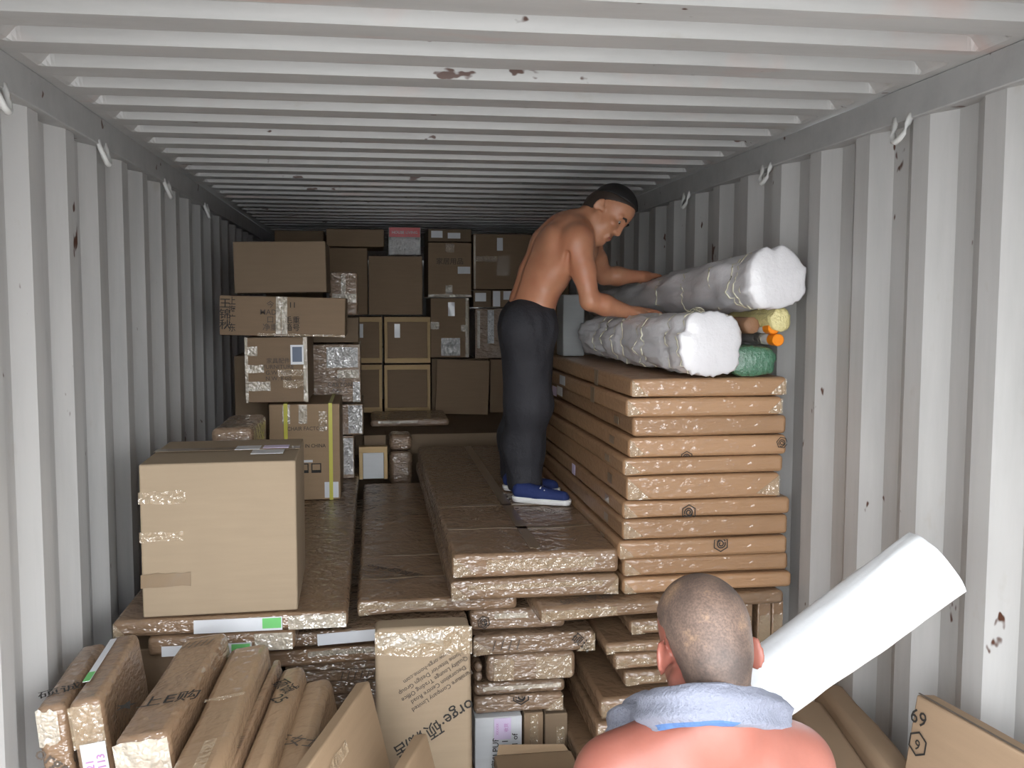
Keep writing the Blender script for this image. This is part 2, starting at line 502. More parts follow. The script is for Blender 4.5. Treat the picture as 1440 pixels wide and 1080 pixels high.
# --- tall stack of flat packs on the right
G = 'tall stack of flat packs beside the wall'
rows = [(531, 558, 887, 1106.6), (558.6, 585, 881, 1101), (585.6, 613, 890.6, 1106.6), (613.6, 642, 884, 1106.6), (642.6, 667, 877, 1102),
        (667.6, 702, 881, 1097), (702.6, 727, 876.5, 1111), (727.6, 756, 875.5, 1109), (756.6, 782, 870, 1107.6), (782.6, 808, 876.5, 1108.7), (808.6, 834, 876.5, 1113.6)]
desc = ['topmost flat kraft pack of the tall stack, right under the white bundles',
        'flat kraft pack second from the top of the tall stack',
        'flat kraft pack third from the stack top, set back without corner folds',
        'flat pack with two hexagon marks, fourth from the top of the tall stack',
        'thin flat kraft pack in the tall stack with folded corner, fifth from the top',
        'thickest flat kraft pack of the tall stack, sixth from the top',
        'flat pack with a whole black hexagon mark, seventh from the stack top',
        'flat pack between the two hexagon marked packs low in the tall stack',
        'flat kraft pack with an upside down half hexagon mark on its upper edge',
        'flat kraft pack second from the bottom of the tall stack',
        'bottom flat kraft pack of the tall stack beside the two platform packs']
hx = {3: [('hex', .36, -.02, .021), ('hex', .965, .62, .02, 20)], 6: [('hex', .385, .30, .026)], 8: [('hex', .595, .72, .027, 180)]}
for i, ((y0, y1, xa, xb), lb) in enumerate(zip(rows, desc)):
    f = [('flap', 'L')] if i != 2 else []
    if i in (0, 1, 5): f.append(('flap', 'R'))
    f += hx.get(i, [])
    if i in (1, 2): f += [('label', 'left', .55+.12*i, .3, .63+.12*i, .95), ('label', 'left', .88, .1, .95, .8, 'lav')]
    if i == 6: f += [('label', 'left', .5, .2, .54, .95, 'lav')]
    f.append(('tape', 'left', .3, .02, .34, .98, 'tape_brown') if i in (0, 1) else ('tape', 'left', .12, .3, .16, .7, 'tape_brown'))
    carton('flat_pack', lb, (xa, y0, xb, y1), 2.80+random.uniform(-.012, .012), 1.38, 'stack', f, 'flat pack', G,
           rz=random.uniform(-.25, .25), amp=.003, bev=.014, zy=2.8, z0=(1.086 if i == 10 else None))
# --- platform the loader stands on
carton('flat_pack', 'upper flat pack of the pair the man stands on, with a taped centre seam', (636, 777, 870.5, 810), 2.80, 2.2, 'wrap',
       [('flap', 'L'), ('tape', 'top', .47, .02, .54, .98, 'tape_brown'), ('tape', 'top', .02, .30, .98, .315, 'tape_brown'), ('tape', 'top', .02, .14, .98, .15, 'tape_brown'), ('tape', 'front', .2, .3, .85, .75)],
       'flat pack', 'two flat packs under the standing man', amp=.004, bev=.016, z0=1.164, z1=1.245)
carton('flat_pack', 'lower flat pack of the pair the man stands on', (633, 811, 870.5, 839), 2.79, 2.2, 'wrap',
       [('flap', 'L'), ('flap', 'R'), ('tape', 'front', .1, .55, .9, .8)], 'flat pack', 'two flat packs under the standing man', amp=.004, bev=.016, z0=1.089, z1=1.158)
carton('flat_pack', 'long flat pack with printed lettering on top, left of the platform pair', (499, 836, 748, 857), 2.86, 1.92, 'wrap',
       [('tape', 'front', .02, .45, .55, .9), ('tape', 'top', .02, .12, .6, .128, 'tape_brown'), ('tape', 'top', .02, .26, .6, .268, 'tape_brown'), ('flap', 'L'),
        ('text', 'top', 'orge·硕诚居', .24, .165, .05, -42, 'ink'), ('text', 'top', 'Furniture Company Limited\nDecoration Centre Road\nQuality Lounge Trading\nOffice and Home Design', .13, .145, .024, -42)],
       'flat pack', amp=.004, bev=.016, z0=1.028, z1=1.079, x0=-.362, x1=.19)
# --- left base the big carton stands on
lowgrp = 'wrapped flat packs piled in the lower front'
carton('flat_pack', 'wide flat pack right under the big tan carton, white and green label on its edge', (157, 869, 497, 886), 2.66, 2.7, 'wrap',
       [('flap', 'L'), ('label', 'front', .34, .12, .715, .9), ('print', 'front', .63, .25, .71, .85, 'ink_green'), ('tape', 'front', .74, .1, .99, .9, 'tape_pale')],
       'flat pack', lowgrp, amp=.004, bev=.016, z0=1.068, z1=1.122, x1=-.386)
carton('flat_pack', 'flat pack second under the tan carton, short white and green label on its edge', (196, 887, 416, 912), 2.67, 2.4, 'wrap',
       [('label', 'front', .10, .05, .70, .55), ('print', 'front', .565, .1, .69, .5, 'ink_green'), ('tape', 'front', .72, .1, .98, .95, 'tape_pale')],
       'flat pack', lowgrp, amp=.005, bev=.016, z0=1.0, z1=1.064, x0=-1.0)
carton('flat_pack', 'glossy thin pack with a long white label sticking out under the printed flat pack', (411, 868, 659, 891), 2.80, 1.9, 'wrapx',
       [('label', 'front', .14, .08, .66, .92), ('print', 'front', .54, .15, .64, .6, 'ink_green')], 'flat pack', lowgrp, amp=.004, bev=.012, tilt=-2.4, z0=.966, z1=1.012)
carton('flat_pack', 'long plain wrapped pack below the long white label', (372, 903, 612, 931), 2.86, 1.9, 'wrap',
       [('tape', 'front', .25, .6, .98, .9, 'tape_pale')], 'flat pack', lowgrp, amp=.004, bev=.012, tilt=-1.5, z0=.868, z1=.925)
carton('flat_pack', 'glossy strip-like pack below the plain wrapped pack', (400, 926, 600, 941), 2.9, 1.85, 'wrapx', [], 'flat pack', lowgrp, amp=.003, bev=.01, z0=.825, z1=.862)
carton('flat_pack', 'film wrapped pack with slanted print, below the glossy strip', (415, 943, 600, 958), 2.92, 1.8, 'wrapx',
       [('text', 'front', '/ / / / / / /', .5, .5, .04, 0, 'ink_soft')], 'flat pack', lowgrp, amp=.003, bev=.01, z0=.775, z1=.822)
carton('flat_pack', 'dark film wrapped pack low behind the leaning boxes', (425, 960, 610, 978), 2.95, 1.8, 'wrapx', [], 'flat pack', lowgrp, amp=.003, bev=.01, z0=.715, z1=.77)
carton('flat_pack', 'lowest film wrapped pack seen behind the leaning boxes', (430, 980, 615, 1010), 2.97, 1.8, 'wrapx', [], 'flat pack', lowgrp, amp=.003, bev=.01, z0=.62, z1=.712)
carton('carton', 'plain carton at the foot of the left pile', (380, 1020, 615, 1080), 2.98, 1.8, 'brown', [], 'box', None, z0=.0, z1=.616, x0=-.62)
carton('carton', 'tall plain carton carrying the wide left packs', (190, 940, 380, 1080), 2.75, 2.3, 'brown', [], 'box', None, z0=.0, z1=.996, x0=-1.1, x1=-.76)
# --- middle pile under the platform
mg = 'wrapped flat packs piled below the platform'
carton('flat_pack', 'wrapped pack with a half seen hexagon mark, directly under the platform pair', (661, 858, 795, 887), 2.86, 1.6, 'wrapx',
       [('hex', .14, .45, .022, 10), ('tape', 'front', .25, .6, .6, .85, 'tape_pale')], 'flat pack', mg, amp=.004, bev=.016, zy=2.85)
carton('flat_pack', 'glossy wrapped pack with dark print at both ends, above the small brown parcel', (664, 888, 838, 917), 2.83, 1.6, 'wrapx',
       [('flap', 'L'), ('flap', 'R'), ('text', 'front', '/ / / /', .27, .5, .05, 0, 'ink_soft'), ('text', 'front', '硕诚', .88, .45, .04, -40, 'ink')], 'flat pack', mg, amp=.005, bev=.016, zy=2.85)
carton('parcel', 'small brown parcel wrapped in streaky film under the glossy pack', (684, 918, 810, 957), 2.84, 1.0, 'wrapx', [('tape', 'front', .08, .1, .3, .9), ('tape', 'front', .55, .1, .95, .9)], 'parcel', mg, amp=.005, bev=.02, zy=2.85)
for k, (y0, y1, lb) in enumerate(((934, 946, 'upper small wrapped roll end beside the brown parcel'), (947, 959, 'lower small wrapped roll end beside the brown parcel'))):
    p = at(673, (y0+y1)/2, 2.85); r = .0155
    tag(tube('wrapped_roll', [p+np.array([0, q, 0]) for q in (0, .02, .3, .9)], [r*.75, r, r, r], 'wrapx', None, 12), lb, 'roll', 'small wrapped roll ends')
carton('flat_pack', 'wrapped pack with a bright glossy edge under the brown parcel', (666, 959, 795, 977), 2.85, 1.6, 'wrapx', [('tape', 'front', .1, .5, .95, .8, 'tape_pale')], 'flat pack', mg, amp=.004, bev=.016, zy=2.85)
carton('flat_pack', 'wrapped pack with a black hexagon corner, above the white box', (666, 978, 793, 1003), 2.85, 1.6, 'wrapx', [('hex', .52, 1.0, .03, 0), ('flap', 'R')], 'flat pack', mg, amp=.004, bev=.016, zy=2.85)
wb = carton('carton', 'white box with black handwriting standing low in the pile', (668, 1004, 734, 1080), 2.84, .5, 'white_card',
       [('label', 'front', .40, .60, .76, .99, 'lav'), ('text', 'front', '家SLPUR', .44, .36, .030, 90, 'ink'), ('text', 'front', '# SG11', .64, .36, .030, 90, 'ink'), ('text', 'front', 'ISGEM 1 of', .85, .36, .028, 90, 'ink'),
        ('text', 'front', 'XXXXX', .47, .8, .012, 90, 'ink_purple', 1, 1, 1), ('text', 'front', '收货', .66, .82, .016, 90, 'ink_purple', 1, 1, 1)], 'box', None, z0=.46, z1=.655, bev=.004)
carton('carton', 'brown panel box standing upright next to the white box', (737, 1004, 764, 1080), 2.86, .5, 'brown', [('tape', 'front', .3, .02, .7, .98, 'tape')], 'box', None, zy=2.85)
carton('carton', 'dull brown upright box at the edge of the dark gap', (766, 1007, 798, 1080), 2.87, .5, 'dark', [('tape', 'front', .5, .1, .85, .75, 'tape')], 'box', None, zy=2.85)
carton('carton', 'carton carrying the white box and the upright panel boxes', (660, 1081, 800, 1160), 2.80, 1.2, 'brown', [], 'box', None, z0=0, zy=2.85, x1=.30)
# open box at the bottom edge
ob = carton('open_carton', 'open carton with torn upper edge at the lower edge of the photo', (702, 1086, 815, 1180), 2.56, .12, 'kraft', [], 'box', None, z0=0)
w_, d_, h_ = ob['size']
for s_ in (-1, 1):
    o = mesh_obj('flap', [(-w_/2+.01, s_*d_/2, h_), (w_/2-.01, s_*d_/2, h_), (w_/2-.02, s_*(d_/2+.02), h_+.012), (-w_/2+.02, s_*(d_/2+.025), h_+.022)], [(0, 1, 2, 3)], 'kraft', ob)
    o.modifiers.new('thickness', 'SOLIDIFY').thickness = .004
# --- skewed long pack under the tall stack, and the stepped pile under it
carton('flat_pack', 'skewed long wrapped pack lying across below the tall stack', (756, 842, 1121, 868), 2.74, .5, 'wrap',
       [('flap', 'L'), ('tape', 'front', .02, .2, .3, .8), ('text', 'top', '硕诚家居', .2, .1, .05, 10, 'ink_soft')], 'flat pack', lowgrp, rz=4.5, amp=.005, bev=.016, z0=1.034, z1=1.083, x1=1.13)
kg = 'stepped pile of wrapped packs behind the foreground man'
for (xa, y0, xb, y1, Y, z0, z1, lb) in (
        (886, 873, 1041, 896, 2.82, .963, 1.015, 'wrapped pack with folded corner at the top of the stepped pile'),
        (851, 897, 1041, 915, 2.78, .908, .960, 'wrapped pack with a pale edge, second in the stepped pile'),
        (864, 916, 1041, 940, 2.80, .846, .905, 'wrapped pack third down in the stepped pile'),
        (878, 941, 1041, 965, 2.80, .785, .843, 'wrapped pack fourth down in the stepped pile, set back to the right'),
        (844, 966, 1041, 995, 2.74, .722, .782, 'crinkled shiny pack jutting out in the stepped pile'),
        (839, 995, 1041, 1030, 2.72, .640, .718, 'wrapped pack with a big folded corner below the jutting pack'),
        (813, 1031, 1041, 1060, 2.70, .560, .636, 'wrapped pack near the bottom of the stepped pile'),
        (800, 1062, 1041, 1090, 2.70, .480, .556, 'lowest wrapped pack of the stepped pile in view')):
    carton('flat_pack', lb, (xa, y0, xb, y1), Y, 1.3, 'wrap', [('flap', 'L'), ('tape', 'front', .05, .3, .3, .7)], 'flat pack', kg, amp=.005, bev=.016, z0=at(930, y1, 2.8)[2]+.004, z1=at(930, y0, 2.8)[2]-.004)
carton('carton', 'carton at the foot of the stepped pile', (825, 1093, 1041, 1200), 2.78, 1.2, 'brown', [], 'box', None, z0=0, zy=2.8, x0=.31, x1=.965)
ug = 'upright packs beside the foreground head'
for (xa, xb, lb) in ((.992, 1.05, 'upright wrapped pack nearest the foreground man\'s ear'), (1.07, 1.122, 'middle upright brown pack right of the foreground head'), (1.125, 1.168, 'upright brown pack against the corrugated wall')):
    carton('upright_pack', lb, (1049, 860, 1075, 960), 2.86, .8, 'wrap', [('tape', 'front', .1, .7, .9, .9)], 'pack', ug, amp=.002, z0=.5, z1=1.018, x0=xa, x1=xb)
carton('carton', 'carton under the upright packs', (1048, 1062, 1135, 1150), 2.86, .9, 'brown', [], 'box', None, z0=0, z1=.497, x0=.975, x1=1.168)

# --- big tan carton
big = carton('carton', 'big tan carton with tape patches at its left edge, largest box in view', (198, 650, 417, 852), 2.68, .44, 'tan',
       [('tape', 'front', -.005, .745, .29, .825), ('tape', 'front', -.005, .50, .27, .56), ('tape', 'front', -.005, .20, .31, .29, 'tape_brown'),
        ('label', 'top', .55, .45, .72, .62), ('label', 'top', .68, .25, .9, .42), ('tape', 'top', .0, .45, 1.0, .58, 'tape_brown'), ('label', 'top', .74, .5, .92, .62, 'lav')],
       'box', None, rz=1.2, bev=.006, z0=1.124)
carton('parcel', 'dark wrapped parcel peeking over the big tan carton', (297, 592, 355, 640), 3.22, .4, 'wrapx', [], 'parcel', None, z0=1.124, z1=1.628, amp=.004, bev=.02)
# --- left rear column
carton('carton', 'brown carton with two yellow straps and care symbols', (379, 568, 478, 693), 4.22, .42, 'kraft',
       [('strap', .235), ('strap', .87), ('label', 'front', .775, .02, .975, .185), ('tape', 'front', .42, .80, .54, .995, 'tape_pale'), ('tape', 'front', .19, .8, .3, .995, 'tape_pale'), ('tape', 'front', .7, .72, .82, .92, 'tape'),
        ('text', 'front', 'CHAIR FACTORY', .53, .745, .027, 0, 'ink_soft', .9), ('text', 'front', 'MADE IN CHINA', .55, .565, .025, 0, 'ink', .9), ('label', 'front', .46, .395, .61, .42),
        ('print', 'front', .42, .285, .55, .385, 'ink'), ('print', 'front', .59, .285, .73, .385, 'ink'), ('print', 'front', .435, .315, .535, .375, 'kraft'), ('print', 'front', .605, .315, .715, .375, 'kraft')], 'box', None, z0=1.124)
carton('carton', 'carton with pale tape patches and a blue framed label', (345, 474, 433, 566), 4.18, .42, 'brown',
       [('tape', 'front', .0, 0, .05, 1, 'tape_pale'), ('tape', 'front', .93, 0, 1.0, 1, 'tape_pale'), ('tape', 'front', .05, .72, .2, .86, 'tape_pale'), ('tape', 'front', .05, .46, .3, .58, 'tape_pale'), ('tape', 'front', .02, .18, .4, .32, 'tape_pale'), ('tape', 'front', .6, .22, .95, .34), ('tape', 'front', .52, .4, .95, .5),
        ('label', 'front', .73, .58, .94, .88), ('print', 'front', .76, .62, .915, .85, 'ink_blue'), ('text', 'front', '家具配件\nFURNITURE\nG.W. KGS\nN.W. KGS', .53, .5, .028, 0, 'ink_soft')], 'box', None, tilt=-.3)
carton('carton', 'long carton with black brush characters and a shiny tape band', (308, 417, 485, 473), 4.15, .36, 'brown',
       [('tape', 'front', .445, 0, .485, 1, 'tape_pale'), ('tape', 'front', .49, 0, .535, 1, 'tape_pale'), ('text', 'front', '王\n锦\n秋', .045, .52, .05, 0, 'ink', 1.1), ('text', 'front', '上\n海\n广\n东', .1, .52, .042, 0, 'ink', .8),
        ('text', 'front', '今\nMADE\n口\n净重', .40, .5, .036, 0, 'ink_soft'), ('text', 'front', '11\n\n毛重\n箱号', .575, .5, .036, 0, 'ink'), ('tape', 'front', .3, .0, 1.0, .06)], 'box', None, tilt=1.3)
carton('carton', 'large plain brown carton on top of the long carton', (329, 339, 459, 416), 4.2, .4, 'dark', [], 'box', None, tilt=-.9, z0=at(390, 414, 4.2)[2]+.008)
carton('carton', 'dull narrow carton in the dark between the wall and the taped carton', (330, 500, 378, 600), 4.62, .4, 'dark', [], 'box', None, z0=1.124)
rg = 'column of wrapped cartons behind the strapped carton'
carton('carton', 'film wrapped carton with silvery tape patches beside the blue label carton', (434, 484, 507, 566), 4.72, .45, 'wrapx',
       [('tape', 'front', .35, .6, .95, .95, 'foil'), ('tape', 'front', .55, .42, .97, .56, 'tape_pale'), ('tape', 'front', .85, 0, .99, .35, 'foil'), ('text', 'front', '地址\nCARTON\nNO. 2', .6, .3, .032, 0, 'ink_soft')], 'box', rg, amp=.003)
carton('carton', 'shiny wrapped carton right of the yellow strap', (440, 568, 511, 612), 4.72, .45, 'wrapx', [('tape', 'front', .7, .05, .98, .95, 'foil')], 'box', rg, amp=.003)
carton('carton', 'narrow shiny carton at the foot of the wrapped column', (440, 613, 498, 672), 4.72, .45, 'wrapx', [('tape', 'front', .75, .1, .98, .95, 'foil')], 'box', rg, amp=.003, z0=1.124)
carton('carton', 'dark carton above the silvery taped carton, behind the long carton', (440, 446, 504, 482), 4.76, .4, 'dark', [], 'box', rg)
carton('parcel', 'small parcel crossed with shiny tape above the long carton', (463, 382, 503, 444), 4.78, .35, 'wrapx', [('tape', 'front', .1, .3, .95, .5, 'tape_pale'), ('tape', 'front', .42, .05, .58, .95, 'tape_pale')], 'parcel', rg, amp=.003, bev=.012)
# --- rear wall of boxes
RY = 6.2
q = 'boxes stacked at the far end'
carton('carton', 'dark reddish carton in the far upper corner', (386, 324, 455, 347), 6.45, .5, 'dark', [('label', 'front', .3, .3, .38, .6)], 'box', q, z0=2.42)
carton('carton', 'dark carton filling the far corner by the wall', (375, 350, 455, 580), 6.45, .5, 'dark', [], 'box', q, z1=2.418, z0=1.284)
carton('carton', 'flat brown carton just under the ceiling, left of the red box', (459, 322, 540, 347), RY, .5, 'brown', [], 'box', q)
carton('carton', 'red and white printed carton under the ceiling', (546, 319, 592, 359), RY, .35, 'foil', [('print', 'front', .03, .64, .97, .98, 'ink_red'), ('text', 'front', 'HOUSE LIVING', .5, .8, .028, 0, 'paper', 1, 1, 1)], 'box', q, bev=.008)
carton('carton', 'tall plain brown carton behind the tape crossed parcel', (463, 348.5, 517, 443), RY+.1, .5, 'brown', [], 'box', q)
carton('carton', 'large square plain carton below the red and white box', (518.5, 360, 594, 443), RY, .5, 'brown', [], 'box', q)
carton('carton', 'low carton with two white labels under the ceiling', (602, 322, 663, 340), RY, .5, 'dark', [('label', 'front', .07, .3, .33, .85), ('label', 'front', .45, .25, .74, .7)], 'box', q)
carton('carton', 'brown carton with one white label and taped lower edge', (602, 341, 663, 418), RY, .5, 'brown',
       [('label', 'front', .68, .43, .97, .56), ('tape', 'front', .4, .02, .56, .22, 'tape_pale'), ('tape', 'front', .0, 0, 1, .05, 'tape_pale'), ('tape', 'front', .4, .82, .6, .98), ('text', 'front', '家居用品', .5, .65, .05, 0, 'ink_soft')], 'box', q)
carton('carton', 'brown carton with a crumpled silver label and a small white one', (605.5, 419, 660, 503), RY, .5, 'brown',
       [('label', 'front', .45, .7, .62, .93), ('label', 'front', .27, .03, .76, .33, 'foil'), ('tape', 'front', .0, .48, .22, .6, 'tape_pale'), ('tape', 'front', .78, .44, .97, .55, 'tape_pale'), ('tape', 'front', .9, 0, .98, 1, 'tape_pale')], 'box', q)
carton('carton', 'wide carton with one tall white label near the ceiling behind the man', (665.5, 329, 748, 407), RY, .5, 'brown', [('label', 'front', .4, .7, .5, .93), ('tape', 'front', .01, .0, .04, .98, 'tape_pale'), ('tape', 'front', .04, .5, .42, .6), ('tape', 'front', .4, .25, .62, .6, 'tape_brown')], 'box', q)
carton('carton', 'small dark carton with a white label at the man\'s back', (665.5, 408, 691, 432.5), RY, .5, 'dark', [('label', 'front', .1, .35, .7, .85)], 'box', q)
carton('carton', 'small carton with two pale labels right at the man\'s waistband', (692, 408, 748, 432.5), RY, .5, 'brown', [('label', 'front', .02, .05, .2, .95), ('label', 'front', .28, .45, .5, .95)], 'box', q)
carton('carton', 'shiny taped carton behind the man\'s hip', (668, 433.5, 707, 504), RY, .5, 'wrapx', [('tape', 'front', .45, .3, .68, .97, 'foil'), ('tape', 'front', .08, .2, .18, .95, 'tape_pale')], 'box', q)
carton('carton', 'plain carton behind the man\'s trousers', (708, 433.5, 760, 504), RY, .5, 'dark', [], 'box', q)
carton('carton', 'narrow brown carton beside the leaning board', (689, 505, 752, 582), RY, .5, 'brown', [], 'box', q, z0=1.284)
carton('carton', 'carton hidden behind the leaning board', (607, 504, 687, 582), RY+.04, .45, 'dark', [], 'box', q, z0=1.284)
bd = carton('board', 'plain square cardboard sheet leaning at the far end', (612, 506, 686, 586), 6.08, .02, 'brown', [], 'board', None, tilt=2.2, bev=.002, z0=1.292)
carton('carton', 'tall dark carton hidden behind the man at the far end', (762, 340, 800, 585), RY+.05, .5, 'dark', [], 'box', q, z0=1.284)
# wood framed crates
def crate(lb, a, b, c, e):
    r = carton('wooden_crate', lb, (a, b, c, e), RY-.01, .4, 'brown', [('label', 'front', .22, .55, .34, .85)] if b < 480 else [], 'crate', 'wood framed crates at the far end')
    w, d, h = r['size']; t = .036
    for nm, lo, hi in (('slat', (-w/2, -d/2-.02, 0), (w/2, -d/2-.004, t)), ('slat', (-w/2, -d/2-.02, h-t), (w/2, -d/2-.004, h)), ('post', (-w/2, -d/2-.02, t), (-w/2+t*.6, -d/2-.004, h-t)), ('post', (w/2-t*.6, -d/2-.02, t), (w/2, -d/2-.004, h-t))):
        sbox(nm, lo, hi, 'wood', .002, r)
crate('upper wood framed crate with a white label under the square plain carton', 540.5, 445.5, 605, 510.5)
crate('lower wood framed crate standing under its labelled twin', 540.5, 512.5, 605, 580)
crate('upper left narrow wood framed crate', 497, 445.5, 537.5, 510.5)
crate('lower left narrow wood framed crate', 497, 512.5, 537.5, 580)
carton('parcel', 'flat shiny wrapped parcel in front of the wooden crates', (521, 589, 632, 606), 5.55, .45, 'wrapx', [('tape', 'front', .1, .5, .6, .8, 'tape_pale')], 'parcel', None, amp=.004, bev=.02, z0=1.285)
carton('flat_pack', 'dark wide pack under the far boxes', (500, 607, 780, 640), 5.25, 2.0, 'dark', [], 'flat pack', None, z0=1.16, z1=1.281, x0=-.45, x1=1.15)
carton('carton', 'carton bed carrying the far boxes', (500, 640, 780, 760), 5.4, 1.9, 'dark', [], 'box', None, z0=0, z1=1.157, x0=-1.16, x1=1.15)
carton('carton', 'flat carton bed in the far corner', (375, 581, 455, 590), 6.2, .9, 'dark', [], 'box', None, z0=1.16, z1=1.281, x0=-1.16, x1=-.46)
# little wooden stand with a white sheet, and wrapped roll ends beside it
st = thing('wooden_stand', 'small pine frame holding a white sheet in the gap between the packs', 'frame', (at(525, 645, 4.84)[0], 4.86, 1.09))
wz = at(525, 628, 4.84)[2]-1.09; ww = at(545, 645, 4.84)[0]-at(505, 645, 4.84)[0]
sbox('post', (-ww/2, -.02, 0), (-ww/2+.02, .02, wz-.035), 'wood', .002, st); sbox('post', (ww/2-.02, -.02, 0), (ww/2, .02, wz-.035), 'wood', .002, st)
sbox('crosspiece', (-ww/2, -.025, wz-.035), (ww/2, .025, wz), 'wood', .002, st); sbox('sheet', (-ww/2+.022, 0, 0), (ww/2-.022, .006, wz-.037), 'white_card', 0, st)
carton('carton', 'small dark carton behind the pine frame', (512, 609, 543, 660), 5.0, .2, 'dark', [], 'box', None, z0=1.09, z1=at(525, 612, 5.0)[2])
carton('parcel', 'upper wrapped bundle end between the pine frame and the platform', (547, 611, 580, 634), 5.06, .18, 'wrapx', [], 'parcel', 'wrapped bundle ends in the gap', bev=.03, amp=.003)
carton('parcel', 'lower wrapped bundle end between the pine frame and the platform', (547, 635, 580, 660), 5.06, .18, 'wrapx', [], 'parcel', 'wrapped bundle ends in the gap', bev=.03, amp=.003, z0=1.0)

# --- packs standing on edge in the foreground
def leaner(name, label, bl, br, fl, fr, Yb, lean, mat, feats=(), group=None, cat='pack', amp=.007, bev=.02, ztop=None, h=None):
    """pack standing on edge; its upper narrow side shows between back-left, back-right, front-left, front-right"""
    zt = at((bl[0]+br[0])/2, (bl[1]+br[1])/2, Yb)[2] if ztop is None else ztop
    P = [atz(px, py, zt) for px, py in (bl, br, fl, fr)]
    thick = float(np.mean([np.linalg.norm(P[1]-P[0]), np.linalg.norm(P[3]-P[2])]))
    fm, bmid = (P[2]+P[3])/2, (P[0]+P[1])/2
    L = bmid-fm; ln = float(np.linalg.norm(L)); rz = math.atan2(-L[0], L[1])
    hh = (zt-thick*abs(math.sin(lean*math.pi/180))*.5)/math.cos(R(lean)) if h is None else h
    # base centre: go down the lean from the top centre
    c = (fm+bmid)/2
    m = Matrix.Translation(Vector([float(v) for v in c])) @ Matrix.Rotation(rz, 4, 'Z') @ Matrix.Rotation(R(-lean), 4, 'Y') @ Matrix.Translation((0, 0, -hh))
    root = thing(name, label, cat, m.to_translation(), m.to_euler(), group)
    fill(root, thick, ln, hh, mat, amp, bev, feats)
    root['size'] = [thick, ln, hh]
    return root
hg = 'packs standing on edge in the front left corner'
leaner('flat_pack', 'leftmost pack on edge against the corrugated wall, printed near its corner', (114, 906), (150, 900), (44, 1001), (96, 988), 2.52, 5, 'wrap',
       [('tape', 'front', .05, .92, .7, .995, 'tape_pale'), ('text', 'top', '硕诚', .5, .2, .05, 20, 'ink'), ('text', 'front', 'orge', .4, .88, .05, -45, 'ink_soft'), ('text', 'right', 'orge·硕诚', .15, .8, .06, -60, 'ink_soft')], hg)
leaner('flat_pack', 'pack on edge with a green and white label strip along its top', (157, 892), (195, 890), (92, 988), (142, 985), 2.5, 7, 'wrap',
       [('label', 'top', .12, .25, .34, .9), ('print', 'top', .12, .25, .34, .38, 'ink_green'), ('label', 'front', .2, .78, .95, .91, 'paper'), ('text', 'front', 'NO:21\nDon 113', .6, .845, .026, 90, 'ink_purple', 1, 1, 1), ('tape', 'front', .02, .9, .98, .99)], hg)
leaner('flat_pack', 'thick kraft pack on edge with dark lettering and a string round it', (267, 893), (311, 890), (157, 1026), (236, 1046), 2.5, 8, 'wrap',
       [('tape', 'front', .02, .86, .98, .99, 'tape_pale'), ('tape', 'front', .02, .7, .8, .85), ('text', 'top', '★上E购', .42, .28, .06, 0, 'ink'), ('text', 'top', '/////', .5, .86, .06, 0, 'ink_soft')], hg)
leaner('flat_pack', 'wide plain pack on edge with a torn upper corner', (329, 908), (373, 905), (222, 1092), (312, 1092), 2.48, 9, 'edge', [('tape', 'top', .5, .02, .75, .2, 'tape'), ('tape', 'top', .05, .5, .95, .52, 'tape')], hg, amp=.006)
leaner('flat_pack', 'thinnest pack on edge wedged between two thicker ones', (385, 928), (394, 926), (312, 1085), (326, 1085), 2.46, 9, 'wrap', [('text', 'top', '///////', .5, .2, .03, 90, 'ink_soft')], hg, amp=.002, bev=.006)
leaner('flat_pack', 'pack on edge with a round mark and lettering on its top', (399, 937), (425, 936), (326, 1088), (376, 1088), 2.44, 10, 'edge', [('text', 'top', '硕诚', .5, .75, .05, -55, 'ink'), ('text', 'top', '25', .5, .62, .05, -55, 'ink')], hg)
leaner('flat_pack', 'rightmost pack on edge of the front left row, dark print low on its top', (428, 955), (462, 957), (374, 1092), (428, 1092), 2.42, 11, 'edge', [('text', 'top', '王女士', .5, .3, .05, -30, 'ink_soft')], hg)
leaner('cardboard_panel', 'thin tan panel box leaning left in front of the printed standing box', (499, 957), (521, 960), (404, 1092), (424, 1092), 2.24, 14, 'kraft', [('tape', 'right', .0, .93, .5, .96)], 'thin leaning panel boxes', amp=.002, bev=.006)
leaner('cardboard_panel', 'corner of a low tan panel box leaning at the lower edge of the photo', (580, 1030), (602, 1032), (542, 1095), (562, 1097), 2.1, 14, 'kraft', [], 'thin leaning panel boxes', amp=.002, bev=.006)
carton('flat_pack', 'tall tan flat box standing upright with slanted printed lettering', (529, 893, 667, 1300), 2.40, .1, 'tan',
       [('text', 'front', 'orge·硕诚居', .60, .735, .053, 211, 'ink'), ('text', 'front', 'Furniture Company Limited\nDecoration Centre Road\nQuality Lounge Trading Office\nHome Interior Design Group\nwww.orge-home.com', .61, .865, .0185, 211, 'ink_soft', 1, 1.15),
        ('tape', 'front', .02, .955, .7, .985, 'tape_pale'), ('tape', 'front', .0, .93, 1, .995)], 'flat pack', None, z0=.0, amp=.005, bev=.016, rx=-3)
